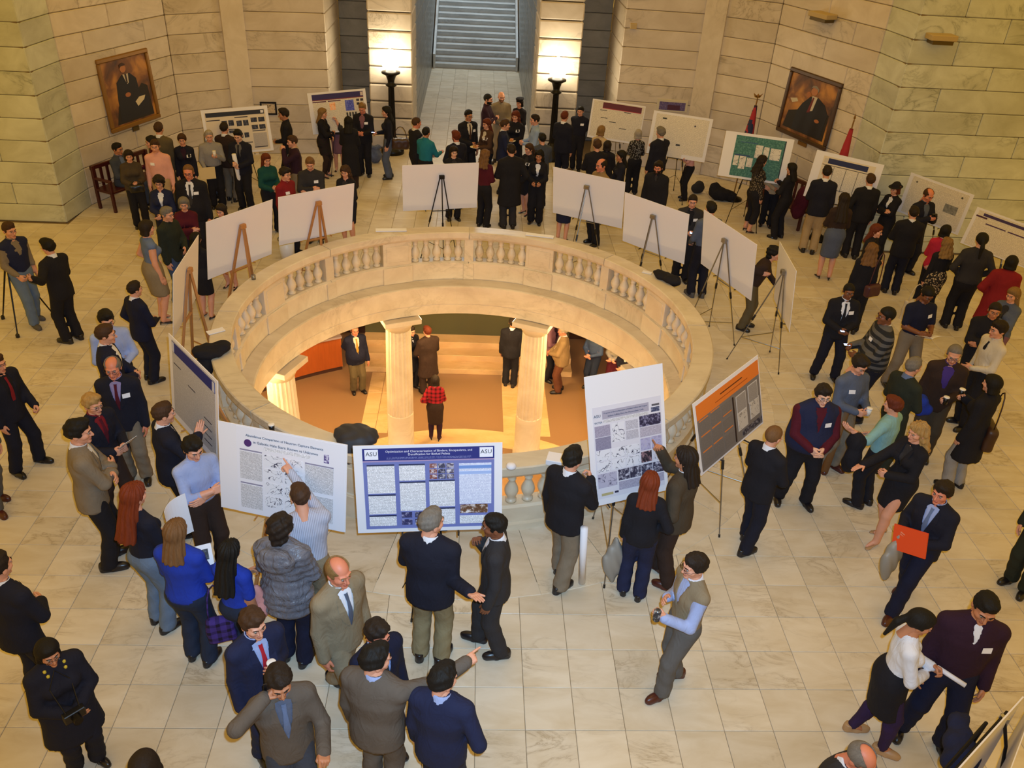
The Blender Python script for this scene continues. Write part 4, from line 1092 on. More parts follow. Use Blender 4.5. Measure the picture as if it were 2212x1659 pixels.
DES['P6'] = [('print_sheet', .13, .0, .90, .92, 'ink_dccfb4', 1), ('header_band', .21, .78, .80, .89, 'ink_161f4e', 2), ('logo_panel', .15, .79, .2, .88, 'ink_c9bfae', 2), ('rule', .14, .74, .86, .752, 'ink_3a3436', 2)] + grid('text_panel', .15, .30, .86, .72, 4, 1, .012, .02, [PY]) + [('rule', u, .25, u + .006, .73, 'ink_3a3436', 3) for u in (.32, .5, .68)] + [('rule', .33, .27, .66, .28, 'ink_3a3436', 3)]
DES['P7'] = [('print_sheet', .06, .05, .95, .95, PY, 1), ('disc', .14, .84, .02, 'ink_6a6458'), ('disc', .86, .84, .02, 'ink_4a4a3c'), ('title_line', .24, .80, .76, .84, 'print_e9e0cd_3a3a38', 2), ('photo', .66, .40, .86, .6, 'photo_6a6a66_9a988e', 2)]
DES['P8'] = [('print_sheet', .05, .03, .97, .95, PY, 1), ('header_band', .13, .84, .95, .91, 'ink_3a2a5a', 2), ('accent_band', .04, .78, .2, .82, 'ink_4a2440', 2), ('heading', .21, .66, .5, .69, 'ink_4a3058', 2), ('heading', .53, .66, .8, .69, 'ink_4a3058', 2)]
PL_ = dict(N1='poster with a dark blue header angled away on the left of the balustrade', N2='neutron capture elements poster with a round purple emblem', N3='biofuel pellets poster with a dark blue header and white logo squares', N4='tall white poster of grey charts and dark micrographs', N5='grey poster with an orange header band',
  P1='poster with a black header and many dark photos by the left portrait', P2='poster with a purple and red header beside the left lamp', P3='poster with a dark red header right of the right lamp', P4='mostly white poster under the small framed wall sign', P5='green poster with white panels under the right portrait', P6='poster with a short navy header below the red flag', P7='pale poster behind the balding man with a camera', P8='poster with purple bars at the right edge')
for k, lb in PL_.items(): board(k, lb, DES[k])
BL_ = dict(B1='blank white board seen edge-on, leftmost, on a wooden easel', B2='blank white board on the second wooden easel from the left', B3='blank white board on the third wooden easel, above the white bin', B4='blank white board on the black easel, at the middle of the back rim', B5='blank white board on the first metal easel right of the black one', B6='blank white board on the second metal easel, overlapping the first', B7='blank white board on the third metal easel, right of the black coat on the rail', B8='narrow blank white board at the far right, turned nearly edge-on')
for k, lb in BL_.items(): board(k, lb, [], 'blank board backs round the well')
def easel(key, kind, label):
    q = BOARD[key]; x, y, z, yaw, tilt, w, h, rl = q; back = tilt < 0; s = -1 if back else 1      # s: side of the board the easel stands on (+ = far side)
    t = abs(tilt); r = empty('easel', (x, y, 0), yaw, label, 'easel', 'easels of the poster boards')
    mat = {'wood': 'pine', 'metal': 'steel_grey', 'black': 'blackmetal'}[kind]; rad = {'wood': .019, 'metal': .011, 'black': .011}[kind]
    f = lambda u, zz, d=0: (u, s * ((zz - z) * np.tan(t) + .03 + d), zz)           # a point on the plane behind the board
    za = z + (.80 if s > 0 else .72) * h
    if key == 'N4': za = z + .66 * h
    sp_ = .2 if key == 'N3' else .36
    reach = max(.16, min(.62 + (za - z) * np.tan(t), hypot(x, y) - 3.74)) if key[0] in 'BN' else (za - z) * np.tan(t) + .62
    pts = [[f(-.03, za), f(-sp_, .0)], [f(.03, za), f(sp_, .0)], [f(0, za, .02), (0, s * reach, 0)]]
    for a, b in pts:
        m = MB()
        if kind == 'wood': m.tube([a, b], [rad * 1.25] * 2, 4)
        else:
            mid = tuple(a[i] * .5 + b[i] * .5 for i in range(3)); m.tube([a, mid], rad, 8); m.tube([mid, b], rad * .72, 8)
        lg = m.obj('leg', [M(mat)], r)
        if kind != 'wood':
            m = MB(); m.tube([tuple(a[i] * .53 + b[i] * .47 for i in range(3)), tuple(a[i] * .47 + b[i] * .53 for i in range(3))], rad * 1.7, 8); m.obj('knob', [M('black_plastic')], lg)
            m = MB(); m.tube([tuple(a[i] * .02 + b[i] * .98 for i in range(3)), b], rad * 1.2, 8); m.obj('foot', [M('black_plastic')], lg)
    m = MB(); p = f(0, za); y0_, y1_ = sorted((p[1] - s * .008, p[1] + s * .05)); m.bbox((-.05, y0_, za - .03), (.05, y1_, za + .04), .006); m.obj('head', [M(mat)], r, fix=False)
    m = MB(); k_ = (za - z + .02) / za; m.tube([f(-.03 - .33 * k_, z - .02), f(.03 + .33 * k_, z - .02)], rad * (1.2 if kind == 'wood' else .8), 4 if kind == 'wood' else 8); m.obj('crossbar', [M(mat)], r)
    for sg in (-1, 1):
        m = MB(); p = f(sg * .28, z - .02); m.tube([p, (p[0], p[1] - s * .075, p[2])], .009, 6); m.obj('peg', [M(mat if kind == 'wood' else 'black_plastic')], r)
    zb_ = .42
    m = MB(); k2 = (za - zb_) / za; m.tube([f(-.03 - .33 * k2, zb_), (0, s * (((za - z) * np.tan(t) + .05) * (1 - k2) + reach * k2), zb_ + .02), f(.03 + .33 * k2, zb_)], rad * .55, 6); m.obj('brace', [M(mat)], r)
for k, kd, lb in (('N1', 'wood', 'wooden easel behind the blue-headed poster at the left'), ('N2', 'wood', 'wooden easel under the neutron capture poster'), ('N3', 'black', 'black easel under the biofuel pellets poster'), ('N4', 'metal', 'metal easel under the tall poster'), ('N5', 'metal', 'metal easel under the orange-headed poster'),
    ('B1', 'wood', 'leftmost wooden easel, with the edge-on blank board'), ('B2', 'wood', 'second wooden easel from the left, with a blank board'), ('B3', 'wood', 'third wooden easel from the left, above the white bin'), ('B4', 'black', 'black easel at the middle of the back rim'), ('B5', 'metal', 'first metal easel right of the black easel'), ('B6', 'metal', 'second metal easel right of the black easel'), ('B7', 'metal', 'third metal easel, beside the black coat on the rail'), ('B8', 'metal', 'tall metal easel at the right of the well under the narrow blank board'),
    ('P1', 'black', 'easel of the black-headed wall poster'), ('P2', 'black', 'easel of the red-banded poster by the left lamp'), ('P3', 'metal', 'easel of the poster right of the right lamp'), ('P4', 'black', 'easel of the mostly white wall poster'), ('P5', 'black', 'easel of the green poster'), ('P6', 'black', 'easel of the blue-headed wall poster'), ('P7', 'metal', 'easel of the pale poster behind the man with the camera'), ('P8', 'metal', 'easel of the poster at the right edge')):
    easel(k, kd, lb)

# ------------------------------------------------------------------ things on the walls
def wall_frame(A, B, s, z, off=.0):
    A = np.array(A); B = np.array(B); u = (B - A) / np.linalg.norm(B - A); n = np.array([u[1], -u[0]]); p = A + u * s + n * off
    return (p[0], p[1], z), atan2(u[1], u[0])
WL = ((-8.2, 6.55), (-7.05, 9.6)); WR_ = ((7.05, 9.6), (8.2, 6.55))
def portrait(face, s, z, w, h, label, left, tilt=.04):
    p, yaw = wall_frame(*face, s, z, .05); r = empty('portrait_painting', p, yaw, label, 'painting', 'portraits on the rotunda wall'); r.rotation_euler = (-tilt, 0, yaw)
    fr = .095
    for (a, b) in (((-w / 2, 0), (w / 2, fr)), ((-w / 2, h - fr), (w / 2, h)), ((-w / 2, fr), (-w / 2 + fr, h - fr)), ((w / 2 - fr, fr), (w / 2, h - fr))):
        m = MB(); m.bbox((a[0], -.05, a[1]), (b[0], .02, b[1]), .018); rl_ = m.obj('frame_rail', [M('gilt' if left else 'frame_dark')], r, fix=False)
    m = MB(); m.box((-w / 2 + fr, -.012, fr), (w / 2 - fr, .0, h - fr)); m.obj('canvas', [M('canvas_brown')], r, fix=False)
    cw_, ch = w - 2 * fr, h - 2 * fr
    def poly(nm, pts, mat, lay):
        V_ = [((u - .5) * cw_, -.012 - .002 * lay, fr + v * ch) for u, v in pts]; n = len(V_); V2 = V_ + [(a, -.0115, c) for a, _, c in V_]
        m = MB(); m.add(V2, [tuple(range(n))] + [(i, i + n, (i + 1) % n + n, (i + 1) % n) for i in range(n)]); m.obj(nm, [M(mat)], r)
    cir = lambda cx, cy, rx, ry, n=14: [(cx + rx * cos(2 * pi * i / n), cy + ry * sin(2 * pi * i / n)) for i in range(n)]
    cx = .47 if left else .5
    poly('painted_chair', [(.1, .02), (.95, .02), (.92, .5), (.8, .56), (.6, .4), (.2, .3)] if left else [(.05, .05), (.95, .05), (.95, .5), (.7, .55), (.1, .35)], 'ink_1c1410', 1)
    poly('painted_suit', [(.2, .05), (.85, .05), (.9, .3), (.72, .42), (.70, .66), (.58, .76), (.40, .76), (.26, .66), (.22, .4)] if left else [(.25, .06), (.88, .08), (.92, .5), (.82, .64), (.66, .72), (.5, .70), (.36, .55), (.28, .4)], 'ink_161622', 2)
    poly('painted_shirt', [(cx - .05, .76), (cx + .07, .76), (cx + .05, .62), (cx + .01, .60)] if left else [(.53, .72), (.64, .72), (.60, .48), (.55, .46)], 'ink_c9bfae', 3)
    poly('painted_tie', [(cx - .01, .76), (cx + .03, .76), (cx + .03, .62), (cx + .0, .61)] if left else [(.55, .70), (.58, .70), (.55, .44), (.49, .42)], 'ink_2a1c20' if left else 'ink_6a1c20', 4)
    poly('painted_face', cir(cx - .02, .85, .065, .062) if left else cir(.55, .80, .068, .068), 'ink_b4764e', 4)
    poly('painted_hair', [(cx - .09, .86), (cx - .08, .92), (cx - .01, .94), (cx + .05, .91), (cx + .03, .89), (cx - .05, .89)] if left else [(.47, .84), (.50, .89), (.57, .90), (.63, .86), (.63, .80), (.60, .85), (.52, .86)], 'ink_3c2418' if left else 'ink_8a8078', 5)
    poly('painted_hand', cir(.45, .44, .06, .035) if left else cir(.45, .72, .045, .05), 'ink_a8683f', 5)
    if left: poly('painted_paper', [(.62, .22), (.78, .30), (.82, .36), (.68, .36), (.58, .30)], 'ink_d6c8aa', 5)
    else: poly('painted_paper', [(.08, .56), (.22, .60), (.26, .55), (.14, .50)], 'ink_c9bda0', 3); poly('painted_hand', cir(.74, .34, .05, .03), 'ink_a8683f', 5)
_M['frame_dark'] = base_mat('frame_dark', s2l('4a3218'), .4, .2)[0]
def canvas():
    m, nt, b = base_mat('canvas_brown', s2l('5a3a1c'), .5); n1 = noise(nt, objvec(nt), 2.2, 3, .5, .6)
    nt.links.new(ramp(nt, n1, [(.3, s2l('2a180e')), (.5, s2l('7a4a1c')), (.68, s2l('c08434'))]), b.inputs['Base Color']); return m
_M['canvas_brown'] = canvas()
portrait(WL, 1.70, 1.32, 1.58, 1.52, 'gold-framed portrait of a seated man in a dark suit, left wall', True)
portrait(WR_, 1.63, 1.62, 1.75, 1.45, 'dark-framed portrait of a seated man resting his chin on his hand, right wall', False)
def plate(nm, face, s, z, w, h, mat, label, cat, d=.03, off=.0):
    p, yaw = wall_frame(*face, s, z, off); m = MB(); m.bbox((-w / 2, -d, 0), (w / 2, .0, h), .006); o = m.obj(nm, [M(mat)], None, loc=p, rot=(0, 0, yaw), fix=False); return tag(o, label, cat)
plate('name_plate', WL, 1.70, 1.19, .2, .1, 'plaque', 'small bronze plate under the left portrait', 'plate')
plate('name_plate', WR_, 1.69, 1.50, .3, .09, 'gilt', 'small gilt plate under the right portrait', 'plate')
p, yaw = wall_frame((-5.55, 10.6), (-3.65, 10.85), .38, 1.0); r = empty('framed_photograph', p, yaw, 'small black-framed picture behind the black-headed poster', 'picture')
for lo, hi in (((-.2, -.04, 0), (.2, 0, .04)), ((-.2, -.04, .28), (.2, 0, .32)), ((-.2, -.04, .04), (-.16, 0, .28)), ((.16, -.04, .04), (.2, 0, .28))): m = MB(); m.bbox(lo, hi, .006); m.obj('frame_rail', [M('blackmetal')], r, fix=False)
m = MB(); m.box((-.17, -.02, .03), (.17, -.005, .29)); m.obj('print', [M('photo_b4a284_2a2620')], r, fix=False)
p, yaw = wall_frame((3.65, 10.85), (5.55, 10.6), 1.44, 1.50); r = empty('wall_sign', p, yaw, 'small framed sign with a purple picture above the second right wall poster', 'sign')
m = MB(); m.bbox((-.39, -.03, 0), (.39, 0, .30), .006); m.obj('mount', [M('ink_c9bfa4')], r, fix=False)
m = MB(); m.box((-.33, -.036, .04), (.33, -.028, .24)); m.obj('print', [M('photo_4a3f6a_7a6a8a')], r, fix=False)
m = MB(); m.box((-.12, -.039, .05), (.2, -.034, .17)); m.obj('caption', [M('ink_4a1f38')], r, fix=False)
def wallbox(face, s, z, w, label):
    p, yaw = wall_frame(*face, s, z); r = empty('wall_light', p, yaw, label, 'light', 'tan box lights on the right wall')
    m = MB(); m.bbox((-w / 2, -.3, 0), (w / 2, 0, .10), .01); m.obj('housing', [M('tanbox')], r, fix=False)
    m = MB(); m.bbox((-w / 2 + .05, -.28, -.07), (w / 2 - .05, -.02, .004), .008); m.obj('tray', [M('plaque')], r, fix=False)
wallbox(WR_, 1.55, 4.24, .6, 'tan box fixture above the right portrait'); wallbox(((8.3, 5.5), (15, 5.5)), .45, 4.33, .5, 'tan box fixture on the greenish right wall')
plate('wall_bracket', ((3.65, 10.85), (5.55, 10.6)), .22, 3.42, .16, .12, 'tanbox', 'small bracket high on the wall right of the passage', 'bracket', .12)
# flags
def flag(loc, z0, zt, mat, eagle, label, lean):
    r = empty('furled_flag', (*loc, 0), 0, label, 'flag', 'furled flags by the right portrait')
    m = MB(); m.tube([(0, 0, .1), (lean, 0, zt)], .016, 8); m.obj('pole', [M('gilt')], r)
    m = MB(); m.lathe([(.22, 0), (.22, .04), (.06, .1), (.03, .14)], 16); m.obj('base', [M('bronze')], r, True)
    def f(P):
        zz = (P[:, 2] - z0) / (zt - .12 - z0); a = np.arctan2(P[:, 1], P[:, 0] - lean * P[:, 2] / zt); rad = .03 + .15 * (1 - zz) ** .9 + .018 * np.sin(a * 6 + 2 * zz) * (1 - zz)
        d = np.hypot(P[:, 0] - lean * P[:, 2] / zt, P[:, 1]) - rad
        return smax(smax(d, z0 - P[:, 2], .01), P[:, 2] - zt + .12, .01)
    V_, F_ = surf(f, (-.3, -.3, z0 - .1), (.45, .3, zt), .045)
    c = V_[F_].mean(1); fm = (np.sin(np.arctan2(c[:, 1], c[:, 0]) * 5 + c[:, 2] * 2) > .3).astype(int)
    link('flag_cloth', mk_mesh('flag_cloth', V_, F_, [M(mat[0]), M(mat[1])], fm), r)
    m = MB()
    if eagle:
        m.lathe([(0.0, zt), (.03, zt + .03), (.03, zt + .07), (.0, zt + .11)], 10, c=(lean, 0, 0))
        for s in (-1, 1): m.add([(lean, 0, zt + .04), (lean + s * .11, 0, zt + .12), (lean + s * .07, .02, zt + .03), (lean + s * .03, -.03, zt + .02)], [(0, 1, 2), (0, 3, 1), (1, 3, 2), (0, 2, 3)])
    else: m.lathe([(.0, zt), (.025, zt + .04), (.0, zt + .14)], 8, c=(lean, 0, 0))
    m.obj('finial', [M('gilt')], r, True)
flag((6.40, 8.45), .9, 2.42, ('flag_navy', 'flag_red'), True, 'furled dark flag with an eagle finial left of the right portrait', .12)
flag((7.72, 6.05), .9, 2.62, ('flag_red', 'flag_red'), False, 'furled red flag with a spear tip right of the right portrait', .1)
# benches
def bench(loc, yaw, L, label):
    r = empty('wooden_bench', loc, yaw, label, 'bench')
    m = MB(); m.bbox((-L / 2, -.26, .40), (L / 2, .24, .45), .01); m.obj('seat', [M('redwood')], r, fix=False)
    m = MB(); m.bbox((-L / 2, .22, .84), (L / 2, .27, .93), .01); m.obj('top_rail', [M('redwood')], r, fix=False)
    n = int(L / .16)
    for i in range(n): m = MB(); x = -L / 2 + (i + .5) * L / n; m.bbox((x - .035, .23, .45), (x + .035, .255, .85), .005); m.obj('slat', [M('redwood')], r, fix=False)
    for s in (-1, 1):
        for y in (-.23, .22):
            m = MB(); m.bbox((s * L / 2 - .03 - s * .03, y - .03, 0), (s * L / 2 + .03 - s * .03, y + .03, .66 if y < 0 else .93), .006); m.obj('leg', [M('redwood')], r, fix=False)
        m = MB(); m.bbox((s * L / 2 - .04 - s * .03, -.27, .65), (s * L / 2 + .04 - s * .03, .24, .69), .008); m.obj('armrest', [M('redwood')], r, fix=False)
    return r
bench((-7.42, 6.9, 0), radians(62), 1.5, 'dark red wooden bench under the left portrait')
bench((7.22, 7.35, 0), radians(-62), 1.7, 'dark red wooden bench behind the green poster')

# ------------------------------------------------------------------ soft and small things
def blob(nm, parts, loc, yaw, mat, label, cat, h=.03, k=.03, wob=.012, group=None):
    """cloth-like heap: union of ellipsoids"""
    def f(P):
        d = None
        for c, r in parts:
            e = ell(P, c, r); d = e if d is None else smin(d, e, k)
        return d + wob * np.sin(P[:, 0] * 31 + 2 * np.sin(P[:, 1] * 17)) * np.sin(P[:, 1] * 27 + P[:, 2] * 13)
    pts = np.array([c for c, r in parts]); rs = np.array([r for c, r in parts])
    V_, F_ = surf(f, (pts - rs).min(0) - .05, (pts + rs).max(0) + .05, h)
    return tag(link(nm, mk_mesh(nm, V_, F_, [M(mat)]), None, loc, (0, 0, yaw)), label, cat, group)
def sheet(nm, c, u, v, w, h, mat, label, cat, bend=0., th=.003, n=6, group=None, parent=None):
    c = Vector(c); u = Vector(u).normalized(); v = Vector(v); v = (v - u * v.dot(u)).normalized(); nn = u.cross(v)
    V_ = []; F_ = []
    for side in (0, 1):
        for i in range(n + 1):
            t = i / n - .5
            for j in (-.5, .5): V_.append(u * (t * w) + v * (j * h) + nn * (bend * (4 * t * t) + side * th))
    K = (n + 1) * 2
    for i in range(n):
        a = i * 2; F_ += [(a, a + 1, a + 3, a + 2), (K + a, K + a + 2, K + a + 3, K + a + 1), (a, a + 2, K + a + 2, K + a), (a + 1, K + a + 1, K + a + 3, a + 3)]
    F_ += [(0, K, K + 1, 1), (n * 2, n * 2 + 1, K + n * 2 + 1, K + n * 2)]
    o = link(nm, mk_mesh(nm, V_, F_, [M(mat)], smooth=False), parent, c)
    if label: tag(o, label, cat, group)
    return o
def stick(nm, a, b, r, mat, label, cat, n=12, group=None):
    a = Vector(a); b = Vector(b); m = MB(); m.tube([(0, 0, 0), tuple(b - a)], r, n); return tag(m.obj(nm, [M(mat)], None, True, loc=a), label, cat, group)
def cup(p, label, dark=False):
    r = empty('paper_cup', (p[0], p[1], p[2] - .05), 0, label, 'cup', 'paper coffee cups')
    m = MB(); m.lathe([(.028, 0), (.036, .1), (.033, .1)], 14); m.obj('cup_wall', [M('black_plastic' if dark else 'cup')], r, True)
    m = MB(); m.lathe([(.039, .098), (.039, .108), (.033, .112), (.0, .113)], 14); m.obj('lid', [M('cup')], r, True)
def phone(p, d, label, lit=True):
    r = empty('mobile_phone', p, 0, label, 'phone', 'mobile phones')
    r.rotation_euler = Vector(d).to_track_quat('Y', 'Z').to_euler()
    m = MB(); m.bbox((-.034, -.06, -.005), (.034, .06, .005), .003); m.obj('body', [M('black_plastic')], r, fix=False)
    m = MB(); m.box((-.029, -.05, .0045), (.029, .05, .0062)); m.obj('screen', [M('glow_a9c4ff_4' if lit else 'screen_dark')], r, fix=False)
def bag(loc, yaw, w, h, d, mat, label, strap=.3, nm='handbag'):
    r = empty(nm, loc, yaw, label, 'bag')
    V_, F_ = surf(lambda P: box(P, (0, 0, h / 2), (w / 2, d / 2 * (1), h / 2), min(d, h) * .35) + .006 * np.sin(P[:, 0] * 40) * np.sin(P[:, 2] * 30), (-w / 2 - .05, -d / 2 - .05, -.05), (w / 2 + .05, d / 2 + .05, h + .05), .022)
    link('pouch', mk_mesh('pouch', V_, F_, [M(mat)]), r)
    m = MB(); m.tube([(-w * .35, 0, h * .9)] + [(-w * .35 * cos(t), 0, h * .9 + strap * sin(t)) for t in np.linspace(.3, pi - .3, 7)] + [(w * .35, 0, h * .9)], .009, 6); m.obj('strap', [M(mat)], r, True)
    return r


